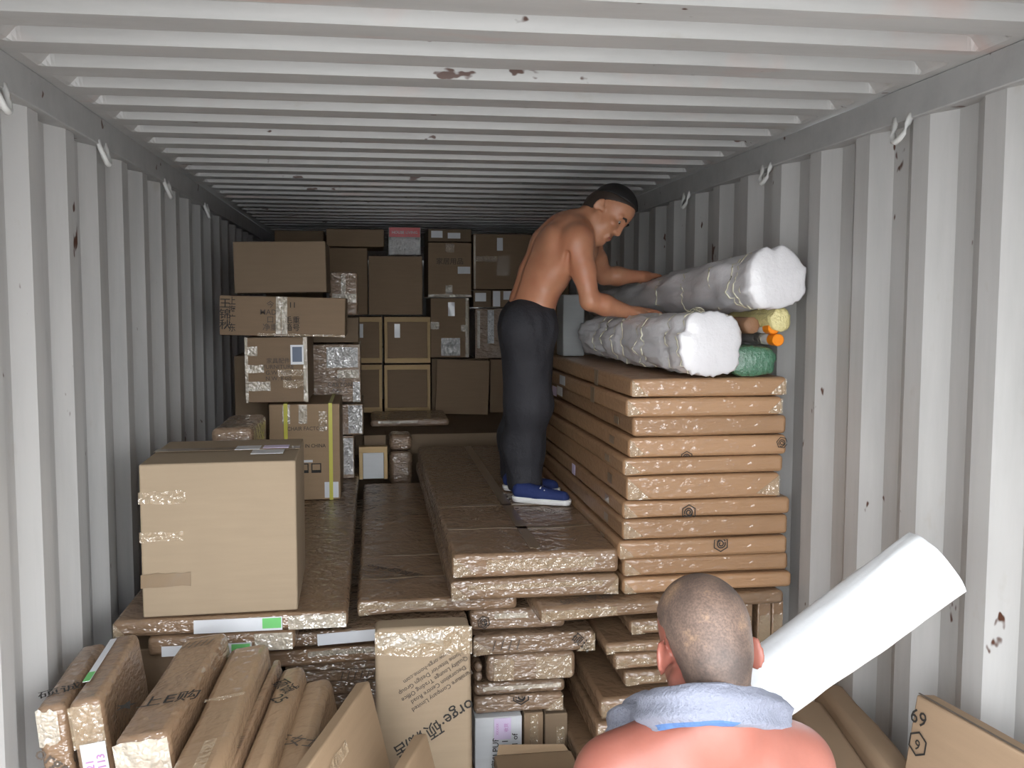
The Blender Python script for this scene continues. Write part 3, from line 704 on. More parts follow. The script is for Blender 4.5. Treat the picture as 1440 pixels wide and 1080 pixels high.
# right side of the floor
fg = 'long boxes standing by the wall in the front right'
leaner('long_box', 'long brown box standing against the wall behind the foreground man', (1150, 960), (1182, 955), (1246, 1090), (1300, 1090), 2.40, -5, 'brown', [], fg, 'box')
leaner('long_box', 'long brown box beside the foreground man\'s shoulder', (1108, 985), (1150, 978), (1160, 1090), (1238, 1092), 2.36, -5, 'brown', [], fg, 'box')
leaner('flat_box', 'flat box with hexagon marks leaning on the wall in the near right corner', (1290, 978), (1312, 974), (1452, 1072), (1478, 1062), 1.88, -9, 'brown',
       [('text', 'left', '69', .93, .955, .05, 0, 'ink'), ('text', 'left', '⬡', .9, .90, .07, 0, 'ink'), ('text', 'left', '9', .9, .90, .035, 0, 'ink'), ('tape', 'top', .0, .02, .12, .98, 'ink_soft')], None, 'box', amp=.002, bev=.006)
# ------------------------------------------------------------------ bundles and rolls
def cloth(name, col, bs=.6, rough=.5, scale=18, coat=0):
    t = NT(name); b = t.b; v = t.coords()
    n1 = t.noise(v, scale, 6, .65)
    t.l(t.mix(n1, tuple(x*.88 for x in col), tuple(min(.95, x*1.06) for x in col)), b.inputs['Base Color'])
    b.inputs['Roughness'].default_value = rough; b.inputs['Coat Weight'].default_value = coat
    b.inputs['Coat Roughness'].default_value = .2; b.inputs['Coat IOR'].default_value = 1.8
    nn = t.bump(n1, bs, .012); t.l(nn, b.inputs['Normal']); t.l(nn, b.inputs['Coat Normal'])
    return t.m
MT['bag'] = cloth('white_woven_plastic', (.72, .71, .73), .55, .45, 9, .4)
MT['bag_yellow'] = cloth('pale_yellow_film', s2l((226, 214, 150)), .9, .3, 40, .8)
MT['bag_green'] = cloth('dark_green_film', s2l((60, 112, 84)), .8, .25, 26, 1)
MT['foam'] = cloth('white_foam_wrap', (.80, .82, .84), .15, .5, 10)
MT['paper_brown'] = cloth('brown_paper', s2l((150, 112, 84)), .4, .6, 20)
MT['tubegrey'] = cloth('pale_grey_film', s2l((190, 184, 180)), .6, .3, 30, .6)
MT['greycard'] = cardboard('grey_cardboard', (.3, .31, .31), wrinkle=.05)
MT['orange'] = plain('orange_plastic', s2l((240, 140, 30)), .35)
def bundle(name, label, cat, A, B, rA, rB, mat, group=None, n=56, ns=46, wr=.006, ties=(), sq=2.0, flatv=1.0, seed=0, tie_mat='string', cap=1.0, single=False):
    """rolled bundle from end A to end B, creased and pinched where it is tied"""
    A, B = np.array(A, float), np.array(B, float); ax = B-A; L = np.linalg.norm(ax); ax /= L
    u = np.cross(ax, [0, 0, 1.0]); u /= np.linalg.norm(u); w = np.cross(u, ax)
    def ring(s, f=1.0, off=0.0, push=0.0):
        out = []
        r = rA+(rB-rA)*s
        for k in range(n):
            a = 2*math.pi*k/n; ca, sa = math.cos(a), math.sin(a)
            e = sq if s < .35 else 2.0+(sq-2.0)*max(0, 1-(s-.35)/.25)
            sup = (abs(ca)**e+abs(sa)**e)**(-1/e)
            q = Vector((ca*2.2+seed, sa*2.2, s*L*5.0+ca*1.4))
            d = wr*mnoise.noise(q)+wr*.55*mnoise.noise(q*2.7)+.3*wr*mnoise.noise(Vector((ca*9, sa*9, s*L*9+seed)))
            t = sum(math.exp(-((s-ts)*L/.02)**2) for ts in ties)
            rr = (r*sup*(1-.085*t)+d*(1+.5*t))*f
            out.append(A+ax*(s*L+off)+u*(ca*rr)+w*(sa*rr*flatv))
        return out
    rings = []
    for f, o in ((.04, -.30), (.3, -.29), (.6, -.25), (.82, -.17), (.94, -.08)): rings.append(ring(0, f, o*rA*cap))
    for i in range(ns+1): rings.append(ring(i/ns))
    for f, o in ((.9, .1), (.6, .2), (.05, .25)): rings.append(ring(1, f, o*rB*cap))
    vs = [p for r_ in rings for p in r_]; fs = []
    for i in range(len(rings)-1):
        for k in range(n):
            a, b = i*n+k, i*n+(k+1) % n
            fs.append((a, b, b+n, a+n))
    fs.append(tuple(range(n-1, -1, -1))); fs.append(tuple(range((len(rings)-1)*n, len(rings)*n)))
    base = A if A[2] < B[2] else B
    if not ties:
        o = mesh_obj(name, [v-A for v in vs], fs, mat, None, True, tuple(A)); tag(o, label, cat, group); return o
    root = thing(name, label, cat, tuple(A), group=group)
    mesh_obj('wrapping', [v-A for v in vs], fs, mat, root, True)
    for ts in ties:
        rg = ring(ts, 1.02); rg2 = [p-A for p in rg]
        v, f = tube_mesh(rg2+[rg2[0]], .0032, 6, False)
        mesh_obj('string', v, f, tie_mat, root, True)
    return root
T0 = at(985, 531, 2.8)[2]   # top of the tall stack
b1 = bundle('white_bundle', 'fat white woven bundle with squarish front end lying on the tall stack', 'bundle', (.805, 2.70, T0+.119), (.735, 3.88, T0+.1), .106, .088, 'bag', 'white woven bundles on the tall stack',
            ties=(.03, .12, .3, .36, .52, .6, .72, .82), sq=3.0, wr=.015, seed=1.3, cap=.55)
# knot of loose string on the near bundle
for k in range(7):
    p0 = np.array([.0+random.uniform(-.05, .05), .13+random.uniform(-.05, .05), .105]); pts = [p0]
    for j in range(5): pts.append(pts[-1]+np.array([random.uniform(-.02, .022), random.uniform(-.02, .02), random.uniform(-.004, .014)-.004*j]))
    v, f = tube_mesh(pts, .0016, 5); mesh_obj('string', v, f, 'string', b1, True)
b2 = bundle('white_bundle', 'upper white woven bundle with pointed corner at its bright front end', 'bundle', (1.035, 2.70, 2.172), (.985, 4.75, 2.075), .102, .074, 'bag', 'white woven bundles on the tall stack',
            ties=(.035, .06, .085, .16, .3, .44, .6, .75), sq=2.6, wr=.015, seed=4.1, cap=.6)
bundle('green_bundle', 'dark green film wrapped bundle under the orange capped tubes', 'bundle', (1.0, 2.79, T0+.056), (1.0, 4.1, T0+.054), .078, .076, 'bag_green', None, wr=.010, seed=2.2, sq=3.2, flatv=.66, ns=30, cap=.6)
for k, (zz, lb) in enumerate(((T0+.128, 'lower grey tube with an orange end cap on the green bundle'), (T0+.169, 'upper grey tube with an orange end cap'))):
    y = 2.80 if k else 2.79
    r_ = thing('capped_tube', lb, 'tube', (1.088-.012*k, y, zz), group='orange capped tubes')
    tube('tube', [(0, q, 0) for q in (.035, .1, .5, 1.2)], [.0195, .02, .02, .02], 'tubegrey', r_, 16)
    tube('cap', [(0, q, 0) for q in (-.004, 0, .045)], [.017, .0212, .0212], 'orange', r_, 20, False)
    tube('tape_band', [(0, q, 0) for q in (.09, .11, .15)], [.0206, .0211, .0206], 'tape_pale', r_, 16)
yb = bundle('yellow_bundle', 'pale yellow film wrapped bundle end above the orange caps', 'bundle', (1.095, 2.79, 2.032), (1.07, 3.1, 2.03), .040, .036, 'bag_yellow', None, ns=14, wr=.006, seed=7, n=32)
bundle('paper_roll', 'brown paper roll lying behind the pale yellow bundle', 'roll', (1.022, 2.86, 2.012), (1.0, 3.3, 2.008), .030, .03, 'paper_brown', None, ns=16, wr=.003, seed=9, n=28)
bundle('grey_roll', 'grey wrapped roll between the fat bundle and the capped tubes', 'roll', (.945, 2.84, T0+.143), (.935, 3.6, T0+.143), .032, .03, 'tubegrey', None, ns=16, wr=.004, seed=11, n=28)
carton('carton', 'pale grey box standing behind the man\'s elbow', (792, 414, 822, 450), 3.98, .14, 'greycard', [], 'box', None, z0=T0+.003)
# foam roll carried by the man in front
fr_A, fr_B = at(1002, 1020, 1.64), at(1316, 790, 1.60)
bundle('foam_roll', 'white foam wrapped roll carried on the shoulder of the foreground man', 'roll', fr_B, fr_A, .071, .069, 'foam', None, ns=30, wr=.0035, seed=5, sq=2.5, cap=.35)
# ------------------------------------------------------------------ people: bodies blended from muscles and bones into one surface
class Blend:
    def __init__(s, lo, hi, h):
        s.lo = np.array(lo, float); s.h = h
        s.n = np.maximum(4, np.ceil((np.array(hi)-s.lo)/h).astype(int)+1)
        s.F = np.full(tuple(s.n), .5, np.float32)
    def _sub(s, a, b):
        i0 = np.clip(np.floor((a-s.lo)/s.h).astype(int), 0, s.n-1); i1 = np.clip(np.ceil((b-s.lo)/s.h).astype(int)+1, 1, s.n)
        sl = tuple(slice(p, q) for p, q in zip(i0, i1))
        g = np.meshgrid(*[(np.arange(p, q)*s.h+o).astype(np.float32) for p, q, o in zip(i0, i1, s.lo)], indexing='ij')
        return sl, g
    def _min(s, sl, d, k):
        f = s.F[sl]; q = np.maximum(k-np.abs(f-d), 0)/k if k > 0 else 0
        s.F[sl] = np.minimum(f, d)-q*q*k*.25
    def cone(s, a, b, ra, rb, k=.02):
        a, b = np.array(a, float), np.array(b, float); m = max(ra, rb)+k+3*s.h
        sl, g = s._sub(np.minimum(a, b)-m, np.maximum(a, b)+m)
        ab = b-a; L2 = float(ab@ab)+1e-9
        px, py, pz = g[0]-a[0], g[1]-a[1], g[2]-a[2]
        t = np.clip((px*ab[0]+py*ab[1]+pz*ab[2])/L2, 0, 1)
        d = np.sqrt((px-t*ab[0])**2+(py-t*ab[1])**2+(pz-t*ab[2])**2)-(ra+(rb-ra)*t)
        s._min(sl, d, k)
    def chain(s, pts, rs, k=.02):
        for i in range(len(pts)-1): s.cone(pts[i], pts[i+1], rs[i], rs[i+1], k)
    def _ell(s, g, c, ax, r):
        p = [g[i]-c[i] for i in range(3)]
        q = [(p[0]*a[0]+p[1]*a[1]+p[2]*a[2]) for a in ax]
        k0 = np.sqrt(sum((q[i]/r[i])**2 for i in range(3)))+1e-6
        k1 = np.sqrt(sum((q[i]/r[i]**2)**2 for i in range(3)))+1e-6
        return k0*(k0-1)/k1
    def ell(s, c, ax, r, k=.03):
        c = np.array(c, float); m = max(r)+k+3*s.h
        sl, g = s._sub(c-m, c+m); s._min(sl, s._ell(g, c, ax, r), k)
    def carve(s, c, r, k=.01):
        c = np.array(c, float); m = r+k+3*s.h
        sl, g = s._sub(c-m, c+m); d = r-np.sqrt(sum((g[i]-c[i])**2 for i in range(3)))
        f = s.F[sl]; q = np.maximum(k-np.abs(f-d), 0)/k; s.F[sl] = np.maximum(f, d)+q*q*k*.25
    def furrow(s, a, b, r, k=.02):
        a, b = np.array(a, float), np.array(b, float); m = r+k+3*s.h
        sl, g = s._sub(np.minimum(a, b)-m, np.maximum(a, b)+m); ab = b-a; L2 = float(ab@ab)+1e-9
        p = [g[i]-a[i] for i in range(3)]; t = np.clip((p[0]*ab[0]+p[1]*ab[1]+p[2]*ab[2])/L2, 0, 1)
        d = r-np.sqrt(sum((p[i]-t*ab[i])**2 for i in range(3)))
        f = s.F[sl]; q = np.maximum(k-np.abs(f-d), 0)/k; s.F[sl] = np.maximum(f, d)+q*q*k*.25
    def mesh(s):
        F = s.F; S = F < 0; h = s.h
        nx, ny, nz = F.shape
        cnt = np.zeros((nx-1, ny-1, nz-1), np.int8)
        for a in (0, 1):
            for b in (0, 1):
                for c in (0, 1): cnt += S[a:nx-1+a, b:ny-1+b, c:nz-1+c]
        mask = (cnt > 0) & (cnt < 8); ci = np.argwhere(mask)
        idx = np.full(mask.shape, -1, np.int64); idx[mask] = np.arange(len(ci))
        pos = np.zeros((len(ci), 3)); num = np.zeros(len(ci))
        I, J, Kk = ci.T
        for ax in range(3):
            o1, o2 = [q for q in range(3) if q != ax]
            for a in (0, 1):
                for b in (0, 1):
                    d0 = [0, 0, 0]; d0[o1] = a; d0[o2] = b; d1 = list(d0); d1[ax] = 1
                    f0 = F[I+d0[0], J+d0[1], Kk+d0[2]].astype(float); f1 = F[I+d1[0], J+d1[1], Kk+d1[2]].astype(float)
                    cr = (f0 < 0) != (f1 < 0); t = np.where(cr, f0/np.where(cr, f0-f1, 1), 0)
                    p = ci+np.array(d0); pp = p.astype(float); pp[:, ax] += t
                    pos += pp*cr[:, None]; num += cr
        V = s.lo+h*pos/num[:, None]
        quads = []
        for ax in range(3):
            o1, o2 = [(1, 2), (2, 0), (0, 1)][ax]
            sl0 = [slice(1, -1)]*3; sl0[ax] = slice(0, -1); sl1 = [slice(1, -1)]*3; sl1[ax] = slice(1, None)
            A, B = S[tuple(sl0)], S[tuple(sl1)]
            e = np.argwhere(A != B); base = np.array([1, 1, 1]); base[ax] = 0; e2 = e+base
            flip = A[tuple(e.T)]
            def cell(da, db):
                q = e2.copy(); q[:, o1] -= da; q[:, o2] -= db; return idx[tuple(q.T)]
            qd = np.stack([cell(1, 1), cell(0, 1), cell(0, 0), cell(1, 0)], 1)
            qd = np.where(flip[:, None], qd, qd[:, ::-1]); quads.append(qd)
        return V, np.concatenate(quads)
    def obj(s, name, mat, parent, origin=(0, 0, 0), disp=None, relax=1):
        V, Q = s.mesh()
        for _ in range(relax):
            acc = np.zeros_like(V); c = np.zeros(len(V))
            for a, b in ((0, 1), (1, 2), (2, 3), (3, 0)):
                np.add.at(acc, Q[:, a], V[Q[:, b]]); np.add.at(c, Q[:, a], 1)
                np.add.at(acc, Q[:, b], V[Q[:, a]]); np.add.at(c, Q[:, b], 1)
            V = .5*V+.5*acc/np.maximum(c, 1)[:, None]
        if disp is not None: V = disp(V)
        me = bpy.data.meshes.new(name); V = (V-np.array(origin)).astype(np.float32)
        me.vertices.add(len(V)); me.vertices.foreach_set('co', V.ravel())
        me.loops.add(Q.size); me.loops.foreach_set('vertex_index', Q.ravel().astype(np.int32))
        me.polygons.add(len(Q)); me.polygons.foreach_set('loop_start', np.arange(0, Q.size, 4, dtype=np.int32))
        me.update(calc_edges=True); me.validate()
        return link_mesh(name, me, mat, parent, True)
def unit(v): v = np.array(v, float); return v/np.linalg.norm(v)
def skin(name, col, red):
    t = NT(name); b = t.b; v = t.coords()
    n1 = t.noise(v, 7, 4); n2 = t.noise(v, 60, 3)
    c = t.mix(t.ramp(n1, [(.35, (0,)*3), (.7, (1,)*3)]), col, red)
    t.l(t.mix(t.ramp(n2, [(.3, (0,)*3), (.8, (.35,)*3)]), c, tuple(x*.8 for x in col)), b.inputs['Base Color'])
    b.inputs['Roughness'].default_value = .42; b.inputs['Specular IOR Level'].default_value = .45
    b.inputs['Subsurface Weight'].default_value = .12; b.inputs['Subsurface Radius'].default_value = (.012, .005, .003)
    b.inputs['Subsurface Scale'].default_value = .6
    t.l(t.bump(n2, .12, .003), b.inputs['Normal'])
    return t.m
MT['skin1'] = skin('tanned_skin', s2l((184, 132, 102)), s2l((170, 110, 82)))
MT['skin2'] = skin('ruddy_skin', s2l((146, 92, 80)), s2l((138, 80, 66)))
MT['hair'] = plain('black_hair', (.012, .011, .011), .55)
def stubble():
    t = NT('shaved_stubble'); v = t.coords((1, 1, 1))
    n1 = t.noise(v, 9, 5, .6); n2 = t.noise(v, 260, 2)
    c = t.ramp(n1, [(.36, s2l((74, 62, 56))), (.54, s2l((112, 92, 80))), (.68, s2l((168, 136, 106)))])
    t.l(t.mix(t.ramp(n2, [(.4, (0,)*3), (.62, (.4,)*3)]), c, s2l((50, 43, 40))), t.b.inputs['Base Color'])
    t.b.inputs['Roughness'].default_value = .55
    t.l(t.bump(n2, .35, .002), t.b.inputs['Normal']); return t.m
MT['stubble'] = stubble()
MT['fade'] = plain('cropped_dark_hair', s2l((52, 42, 36)), .6)
MT['trouser'] = cloth('black_trouser_cloth', (.018, .018, .023), .5, .75, 30)
MT['trouser2'] = cloth('dark_grey_trouser_cloth', (.04, .042, .05), .25, .8, 30)
MT['navy'] = cloth('navy_canvas', s2l((28, 44, 96)), .2, .8, 60)
MT['rubber'] = plain('white_rubber', (.72, .72, .72), .5)
MT['sock'] = plain('white_sock', (.7, .7, .7), .8)
MT['eye'] = plain('eye_white', (.34, .3, .27), .25)
MT['iris'] = plain('dark_iris', (.015, .01, .008), .2)
MT['lip'] = plain('lip_skin', s2l((150, 84, 70)), .45)

def head(S, O, f, l, u, sc=1.0):
    W = lambda a, b, c: O+sc*(f*a+l*b+u*c)
    ax = (f, l, u); E = lambda c, r, k: S.ell(W(*c), ax, [x*sc for x in r], k)
    C = lambda a, b, ra, rb, k: S.cone(W(*a), W(*b), ra*sc, rb*sc, k)
    E((.008, 0, .048), (.096, .076, .086), .02)
    E((.046, 0, -.028), (.052, .060, .074), .03)
    C((.01, 0, -.055), (.066, 0, -.096), .046, .024, .025)
    for s in (-1, 1):
        C((-.002, s*.052, -.045), (.068, s*.014, -.102), .018, .018, .022)
        E((.074, s*.042, -.014), (.022, .022, .016), .02)
        C((.088, s*.010, .030), (.083, s*.045, .028), .012, .010, .012)
        S.ell(W(-.010, s*.085, .0), (unit(f-l*s*.75), unit(l*s+f*.75), unit(u-f*.12)), [.019*sc, .0065*sc, .030*sc], .006)
        C((.010, s*.070, -.004), (-.002, s*.074, -.004), .010, .010, .010)
        S.carve(W(.004, s*.094, .004), .0095*sc, .006)
    C((.096, 0, .022), (.109, 0, -.024), .0075, .012, .014)
    for s in (-1, 1):
        E((.101, s*.011, -.028), (.011, .008, .008), .006)
        S.carve(W(.106, s*.031, .012), .013*sc, .012)
    C((.094, -.018, -.058), (.094, .018, -.058), .0075, .0075, .01); C((.092, -.015, -.069), (.092, .015, -.069), .0075, .0075, .01)
    C((.084, 0, -.092), (.08, 0, -.098), .015, .015, .012)
    return W
def hand(S, wr, dirn, palm_n, sc=1.0, curl=.5, thumb=1):
    """five separate fingers; dirn = wrist to knuckles, palm_n = out of the palm, thumb = side of the thumb"""
    d = unit(dirn); n = unit(palm_n-d*(d@palm_n)); s = np.cross(n, d)*thumb
    P = lambda a, b, c: wr+sc*(d*a+s*b+n*c)
    S.chain([P(0, 0, 0), P(.03, .012, .002), P(.085, .026, .004)], [.022*sc, .02*sc, .0125*sc], .015)
    S.chain([P(0, 0, 0), P(.03, -.010, .002), P(.078, -.026, .004)], [.02*sc, .019*sc, .0115*sc], .015)
    S.chain([P(.02, 0, 0), P(.085, .006, .002)], [.02*sc, .013*sc], .015)
    for b, L, r in ((.029, .070, .0088), (.010, .078, .009), (-.010, .072, .0086), (-.028, .057, .0078)):
        p0 = P(.078 if abs(b) < .02 else .073, b, .002); ang = .25*curl; pts = [p0]; q = p0
        for frac in (.45, .32, .23):
            dv = d*math.cos(ang)+n*math.sin(ang)+s*b*1.2
            q = q+unit(dv)*L*frac*sc; pts.append(q); ang += .75*curl
        S.chain(pts, [r*sc, r*.97*sc, r*.9*sc, r*.8*sc], .004)
    S.chain([P(.015, .018, .004), P(.038, .042, .012), P(.062, .055, .018), P(.082, .056, .024)], [.015*sc, .0125*sc, .0105*sc, .0085*sc], .008)
def folds(amp, seed, fx=9, fz=4):
    def fn(V):
        out = V.copy(); c = V.mean(0)
        for i in range(len(V)):
            x, y, z = V[i]
            a = mnoise.noise(Vector((x*fx+seed, y*fx, z*fz)))+.6*mnoise.noise(Vector((x*fx*2+seed, y*fx*2, z*fz*3+x*8)))
            out[i, 0] += amp*a; out[i, 1] += amp*a*.8*math.copysign(1, y-c[1])
        return out
    return fn
def shoe(root, heel, toe, zf, og):
    d = toe-heel; d[2] = 0; L = np.linalg.norm(d); d = unit(d); sd = np.array([-d[1], d[0], 0]); up = np.array([0, 0, 1.0])
    Q = lambda a, b, c: np.array([heel[0], heel[1], zf])+d*a*L+sd*b+up*c
    lo = np.minimum(heel, toe)-.09; hi = np.maximum(heel, toe)+.09; lo[2] = zf-.02; hi[2] = zf+.14
    S = Blend(lo, hi, .0035)
    S.cone(Q(.13, 0, .042), Q(.45, 0, .038), .030, .032, .02); S.cone(Q(.45, 0, .038), Q(.86, 0, .030), .032, .028, .02)
    S.cone(Q(.13, 0, .052), Q(.28, 0, .052), .028, .028, .02)
    up_ = S.obj('upper', 'navy', root, og)
    B = Blend(lo, hi, .0035)
    for a0, a1, r0, r1 in ((.12, .5, .033, .035), (.5, .88, .035, .032)):
        B.cone(Q(a0, 0, .02), Q(a1, 0, .02), r0, r1, .01)
    g = (np.arange(B.n[2])*B.h+B.lo[2]); B.F = np.maximum(B.F, np.abs(g-(zf+.0125))[None, None, :].astype(np.float32)-.0125)
    B.obj('sole', 'rubber', root, og)
    for k in range(3):
        pts = [Q(.5+.07*k, b, .072-.008*k-abs(b)*.25) for b in (-.022, -.008, .008, .022)]
        v, f = tube_mesh([p-np.array(og) for p in pts], .0028, 6); mesh_obj('lace', v, f, 'rubber', root, True)
def sph(name, c, r, mat, root, sq=(1, 1, 1), ax=None):
    bm = bmesh.new(); bmesh.ops.create_uvsphere(bm, u_segments=14, v_segments=10, radius=r)
    if ax is not None:
        for v in bm.verts:
            p = ax[0]*v.co.x*sq[0]+ax[1]*v.co.y*sq[1]+ax[2]*v.co.z*sq[2]; v.co = Vector([float(q) for q in p])
    return bm_obj(name, bm, mat, root, True, tuple(float(x) for x in c))
def hairshell(O, f, l, u, sc, inflate, off, slope, mat, root, og, nape=None, nm='hair', h=.004):
    S = Blend(O-.17, O+.17, h)
    S.ell(O+sc*(f*.008+u*.048), (f, l, u), [(.096+inflate)*sc, (.076+inflate)*sc, (.086+inflate*1.3)*sc], .02)
    if nape: S.cone(O+sc*(f*-.045+u*-.0), O+sc*(f*-.035+u*nape), (.056+inflate)*sc, (.052+inflate*.6)*sc, .03)
    g = np.meshgrid(*[np.arange(S.n[i])*S.h+S.lo[i]-O[i] for i in range(3)], indexing='ij')
    gf = sum(g[i]*f[i] for i in range(3))/sc; gu = sum(g[i]*u[i] for i in range(3))/sc; gl = sum(g[i]*l[i] for i in range(3))/sc
    cut = (off+slope*np.maximum(gf, -.01)+(.5*np.minimum(gf+.01, 0) if nape is None else 3*np.minimum(gf+.01, 0)) - gu)
    if nape: cut = np.maximum(cut, nape-gu)
    S.F = np.maximum(S.F, (cut*sc).astype(np.float32))
    return S.obj(nm, mat, root, og)

K3 = lambda px, py, Y: at(px, py, Y)
# --- the man handling the bundles
ZP = 1.249
og1 = np.array([.36, 3.55, ZP])
man = thing('person', 'bare chested man in black trousers and navy shoes leaning over the white bundles', 'person', tuple(og1))
S = Blend((.02, 3.08, ZP-.01), (1.06, 4.05, 2.64), .0045)
fr = unit((.96, .22, 0)); sd = np.array([-fr[1], fr[0], 0])
sp = [K3(742, 462, 3.55), K3(749, 424, 3.55), K3(764, 386, 3.55), K3(783, 350, 3.55), K3(800, 326, 3.54)]
for i, (r, k) in enumerate((((.105, .150, .11), .03), ((.092, .138, .11), .04), ((.100, .150, .12), .04), ((.112, .168, .12), .04), ((.088, .165, .085), .04))):
    dirn = unit(sp[min(i+1, 4)]-sp[max(i-1, 0)]); side = unit(sd-dirn*(sd@dirn)); fwd = np.cross(side, dirn)
    S.ell(sp[i], (fwd, side, dirn), r, k)
shR, shL = K3(812, 340, 3.385), K3(826, 344, 3.715)
elR, wrR = K3(830, 423, 3.36), K3(888, 440, 3.39)
elL, wrL = K3(850, 388, 3.80), K3(902, 389, 3.80)
nb = K3(812, 318, 3.54)
O1 = K3(850, 300, 3.525)
f1 = unit((.56, -.48, -.66)); u1 = unit(np.array((.58, -.02, .8))-f1*(f1@np.array((.58, -.02, .8)))); l1 = np.cross(u1, f1)
S.cone(nb, O1-f1*.03-u1*.03, .062, .055, .03)
for sh in (shR, shL):
    S.cone(nb-np.array([.01, 0, .01]), sh, .055, .055, .04)                         # trapezius to shoulder
    S.ell(sh, np.eye(3), (.062, .058, .066), .03)                                    # deltoid
    S.cone(sp[2]+(sh-sp[3])*.45, sh-np.array([.02, 0, .05]), .06, .045, .05)        # side of the back
    S.ell(sp[3]+(sh-sp[3])*.5-fr*.07+np.array([0, 0, .01]), np.eye(3), (.04, .065, .07), .04)  # shoulder blade
    S.ell(sp[3]+(sh-sp[3])*.4+fr*.085-np.array([0, 0, .015]), np.eye(3), (.045, .065, .055), .04)  # chest
for sh, el, wr in ((shR, elR, wrR), (shL, elL, wrL)):
    m1 = sh*.5+el*.5; S.chain([sh, m1, el], [.054, .047, .038], .025)
    m2 = el*.65+wr*.35; S.chain([el, m2, wr], [.039, .041, .0255], .02)
hand(S, wrR, K3(924, 436, 3.43)-wrR, np.array((.1, 0, -1.0)), .98, .45, 1)
hand(S, wrL, K3(935, 386, 3.90)-wrL, np.array((.35, .1, -.9)), .98, .45, -1)
W1 = head(S, O1, f1, l1, u1, .99)
# legs inside the trousers
aR, aL = atz(741, 700, ZP)+np.array([0, 0, .07]), atz(732, 684, ZP)+np.array([0, 0, .07])
hR, hL = K3(736, 470, 3.47), K3(745, 466, 3.66)
kR, kL = (hR*.5+aR*.5)+np.array([.02, 0, 0]), (hL*.5+aL*.5)+np.array([.02, 0, 0])
for h_, k_, a_ in ((hR, kR, aR), (hL, kL, aL)): S.chain([h_, k_, a_, a_-np.array([0, 0, .03])], [.078, .052, .036, .034], .03)
bk = []
for i, r in ((1, .092), (2, .105), (3, .122), (4, .10)):
    dirn = unit(sp[min(i+1, 4)]-sp[max(i-1, 0)]); side = unit(sd-dirn*(sd@dirn)); fwd = np.cross(side, dirn); bk.append(sp[i]-fwd*(r+.008))
for i in range(3): S.furrow(bk[i], bk[i+1], .014, .022)                                # furrow of the spine
S.furrow(shR+np.array([-.045, -.035, -.05]), shR+np.array([-.05, -.02, -.11]), .008, .02)   # crease behind the arm
S.obj('body', 'skin1', man, og1)
hairshell(O1, f1, l1, u1, .99, .0085, .075, .28, 'hair', man, og1)
hairshell(O1, f1, l1, u1, .99, .003, .040, .62, 'fade', man, og1, nape=-.05, nm='short_hair')
for s in (-1, 1):
    sph('eye', W1(.0815, s*.031, .010)-og1, .0125, 'eye', man); sph('iris', W1(.0905, s*.031, .0075)-og1, .0052, 'iris', man)
    v, f = tube_mesh([W1(.101, s*.012, .032)-og1, W1(.101, s*.03, .037)-og1, W1(.093, s*.048, .03)-og1], [.004, .005, .003], 6); mesh_obj('eyebrow', v, f, 'hair', man, True)
v, f = tube_mesh([W1(.098, -.021, -.064)-og1, W1(.104, 0, -.062)-og1, W1(.098, .021, -.064)-og1], .0035, 6); mesh_obj('lips', v, f, 'lip', man, True)
# trousers
T = Blend((.02, 3.2, ZP), (.75, 4.0, 2.2), .005)
T.ell(K3(744, 456, 3.55), (fr, sd, np.array([0, 0, 1.0])), (.112, .16, .13), .03)
T.cone(K3(738, 462, 3.46), K3(740, 464, 3.64), .098, .098, .04)
for h_, k_, a_ in ((hR, kR, aR), (hL, kL, aL)):
    b_ = a_+np.array([-.012, 0, .0]); T.chain([h_+np.array([.01, 0, .02]), k_+np.array([-.005, 0, .03]), b_+np.array([-.005, 0, .16]), b_], [.106, .097, .084, .078], .05)
wz1 = K3(745, 424, 3.55)[2]
g = np.meshgrid(*[np.arange(T.n[i])*T.h+T.lo[i] for i in range(3)], indexing='ij')
T.F = np.maximum(T.F, (g[2]-wz1+.18*(g[0]-sp[1][0])).astype(np.float32))      # waistband dips in front
hem = aR[2]-.035; T.F = np.maximum(T.F, (hem-g[2]).astype(np.float32)); del g
T.obj('trousers', 'trouser', man, og1, folds(.010, 3.0, 11, 3.2))
cord = [K3(778, 445, 3.42)-og1, K3(776, 452, 3.42)-og1, K3(772, 456, 3.43)-og1]
v, f = tube_mesh(cord, .003, 5); mesh_obj('drawstring', v, f, 'rubber', man, True)
for a_, hp, tp in ((aR, (721, 704), (803, 711)), (aL, (707, 688), (788, 694))):
    hl, to = atz(hp[0], hp[1], ZP), atz(tp[0], tp[1], ZP)
    shoe(man, hl, to, ZP, og1)
    v, f = tube_mesh([a_+np.array([0, 0, q])-og1 for q in (-.03, .0, .03)], [.037, .039, .039], 14); mesh_obj('sock', v, f, 'sock', man, True)

# --- the man in the foreground, seen from behind
O2 = at(993, 920, 1.40)
X2 = float(at(1000, 1060, 1.36)[0])
og2 = np.array([X2, 1.42, 0.0])
man2 = thing('person', 'shaven headed man seen from behind with a towel round his neck', 'person', tuple(og2))
S = Blend((X2-.36, 1.12, -.005), (X2+.40, 1.86, 1.70), .005)
f2 = unit((.0, .97, -.24)); u2 = unit(np.array((0, .24, .97))); l2 = np.cross(u2, f2)
I3 = np.eye(3)
for c, r, k in (((0, 1.415, .88), (.155, .112, .11), .04), ((0, 1.42, 1.0), (.142, .10, .13), .05), ((0, 1.41, 1.13), (.155, .112, .13), .05), ((0, 1.395, 1.235), (.165, .108, .10), .05), ((0, 1.385, 1.305), (.15, .078, .06), .04)):
    S.ell((X2+c[0], c[1], c[2]), I3, r, k)
nb2 = np.array([X2, 1.36, 1.345])
S.cone(nb2, O2-f2*.035-u2*.05, .063, .058, .03)
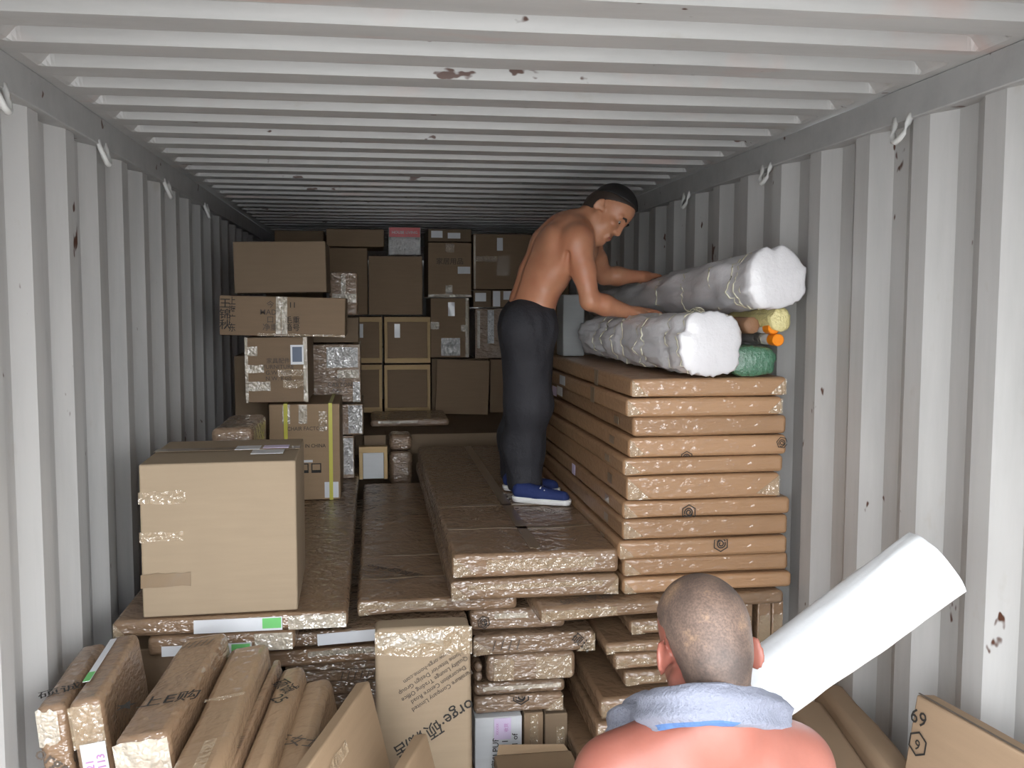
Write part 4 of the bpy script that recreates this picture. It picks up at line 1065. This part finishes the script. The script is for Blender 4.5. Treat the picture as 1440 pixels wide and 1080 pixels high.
for s in (-1, 1):
    sh = np.array([X2+s*.165, 1.385, 1.265])
    S.cone(nb2+np.array([s*.03, -.005, .01]), sh+np.array([0, 0, .012]), .055, .05, .05)
    S.ell(sh, I3, (.062, .062, .066), .04)
    S.ell((X2+s*.085, 1.315, 1.215), I3, (.07, .035, .085), .05)
    S.cone((X2+s*.12, 1.40, 1.05), sh-np.array([0, -.01, .06]), .055, .05, .06)
    S.ell((X2+s*.08, 1.475, 1.225), I3, (.075, .045, .06), .05)
shl, shr = np.array([X2-.17, 1.385, 1.262]), np.array([X2+.17, 1.385, 1.262])
ell_, wl_ = np.array([X2-.245, 1.43, 1.02]), np.array([X2-.215, 1.62, .86])
elr_, wr_ = np.array([X2+.245, 1.46, 1.04]), np.array([X2+.10, 1.655, 1.075])
for sh, el, wr in ((shl, ell_, wl_), (shr, elr_, wr_)):
    S.chain([sh, sh*.5+el*.5, el], [.055, .05, .04], .03); S.chain([el, el*.65+wr*.35, wr], [.041, .043, .027], .02)
hand(S, wl_, np.array((.02, .55, -.85)), np.array((.9, .2, .1)), 1.0, .7, -1)
hand(S, wr_, np.array((-.75, .35, .25)), np.array((.1, .1, 1.0)), 1.0, .55, 1)
W2 = head(S, O2, f2, l2, u2, 1.0)
for s in (-1, 1): S.chain([(X2+s*.085, 1.41, .84), (X2+s*.10, 1.43, .46), (X2+s*.11, 1.40, .09), (X2+s*.11, 1.40, .05)], [.085, .055, .038, .036], .04)
S.furrow((X2, 1.272, 1.28), (X2, 1.285, .95), .012, .03)
S.obj('body', 'skin2', man2, og2)
hairshell(O2, f2, l2, u2, 1.0, .0035, .050, .5, 'stubble', man2, og2, nape=-.062, h=.0035)
for s in (-1, 1): sph('eye', W2(.088, s*.031, .010)-og2, .0125, 'eye', man2)
T = Blend((X2-.3, 1.2, .03), (X2+.3, 1.68, 1.02), .006)
T.ell((X2, 1.415, .87), I3, (.172, .128, .13), .03)
for s in (-1, 1): T.chain([(X2+s*.088, 1.41, .84), (X2+s*.10, 1.43, .48), (X2+s*.11, 1.41, .22), (X2+s*.11, 1.40, .07)], [.108, .085, .074, .07], .05)
g2 = (np.arange(T.n[2])*T.h+T.lo[2]).astype(np.float32)[None, None, :]
T.F = np.maximum(T.F, np.maximum(g2-.93, .075-g2)); T.obj('trousers', 'trouser2', man2, og2, folds(.006, 8.0))
for s in (-1, 1): shoe(man2, np.array([X2+s*.105, 1.32, 0.0]), np.array([X2+s*.125, 1.585, 0.0]), 0.0, og2)
# towel
def towel():
    P = [np.array(p) for p in ((X2-.085, 1.56, 1.12), (X2-.10, 1.555, 1.2), (X2-.115, 1.52, 1.30))]
    P += [at(905, 1000, 1.44), at(912, 1001, 1.38), at(940, 995, 1.32), at(990, 990, 1.285), at(1040, 992, 1.30), at(1078, 1000, 1.35), at(1100, 1008, 1.42)]
    P += [np.array(p) for p in ((X2+.135, 1.51, 1.285), (X2+.12, 1.55, 1.2), (X2+.10, 1.555, 1.14))]
    # resample smoothly
    P = np.array(P); pts = []
    for i in range(len(P)-1):
        p0, p1, p2, p3 = P[max(i-1, 0)], P[i], P[i+1], P[min(i+2, len(P)-1)]
        for t in np.linspace(0, 1, 7)[:-1]:
            pts.append(.5*((2*p1)+(-p0+p2)*t+(2*p0-5*p1+4*p2-p3)*t*t+(-p0+3*p1-3*p2+p3)*t**3))
    pts.append(P[-1]); n = 26; vs, fs = [], []; cen = np.array([X2, 1.39, 1.36])
    for i, p in enumerate(pts):
        tg = unit(pts[min(i+1, len(pts)-1)]-pts[max(i-1, 0)])
        out = p-cen; out[2] *= .3; out = unit(out-tg*(out@tg)); upv = np.cross(tg, out); upv *= np.sign(upv[2]) if abs(upv[2]) > .2 else 1
        e = min(i, len(pts)-1-i)/8; w_ = .034*min(1, .75+.25*e); tk = .019
        for k in range(n):
            a = 2*math.pi*k/n
            q = Vector((p[0]*14, p[1]*14, p[2]*14+math.sin(a)*2.2))
            rid = 1+.28*math.sin(5*a+i*.12)+.42*mnoise.noise(q*1.3)
            vs.append(p+out*(math.cos(a)*tk*rid)+upv*(math.sin(a)*w_*(1+.12*mnoise.noise(q*1.6))))
    m = len(pts)
    for i in range(m-1):
        for k in range(n):
            a, b = i*n+k, i*n+(k+1) % n; fs.append((a, b, b+n, a+n))
    fs.append(tuple(range(n-1, -1, -1))); fs.append(tuple(range((m-1)*n, m*n)))
    tw = mesh_obj('towel', [v-og2 for v in vs], fs, MT['terry'], None, True, tuple(og2))
    tw.data.materials.append(MT['stripe'])
    for p in tw.data.polygons:
        k = (p.index % n); i = p.index//n
        if k in (20, 21, 22) and m*.36 < i < m*.56: p.material_index = 1
    bm = bmesh.new(); bm.from_mesh(tw.data); bmesh.ops.recalc_face_normals(bm, faces=bm.faces); bm.to_mesh(tw.data); bm.free()
    return tag(tw, 'pale blue grey towel draped round the foreground man\'s neck', 'towel')
MT['terry'] = cloth('pale_blue_grey_terry', s2l((150, 154, 170)), 1.0, .9, 120)
MT['stripe'] = cloth('blue_stripe', s2l((84, 120, 172)), .6, .9, 120)
towel()
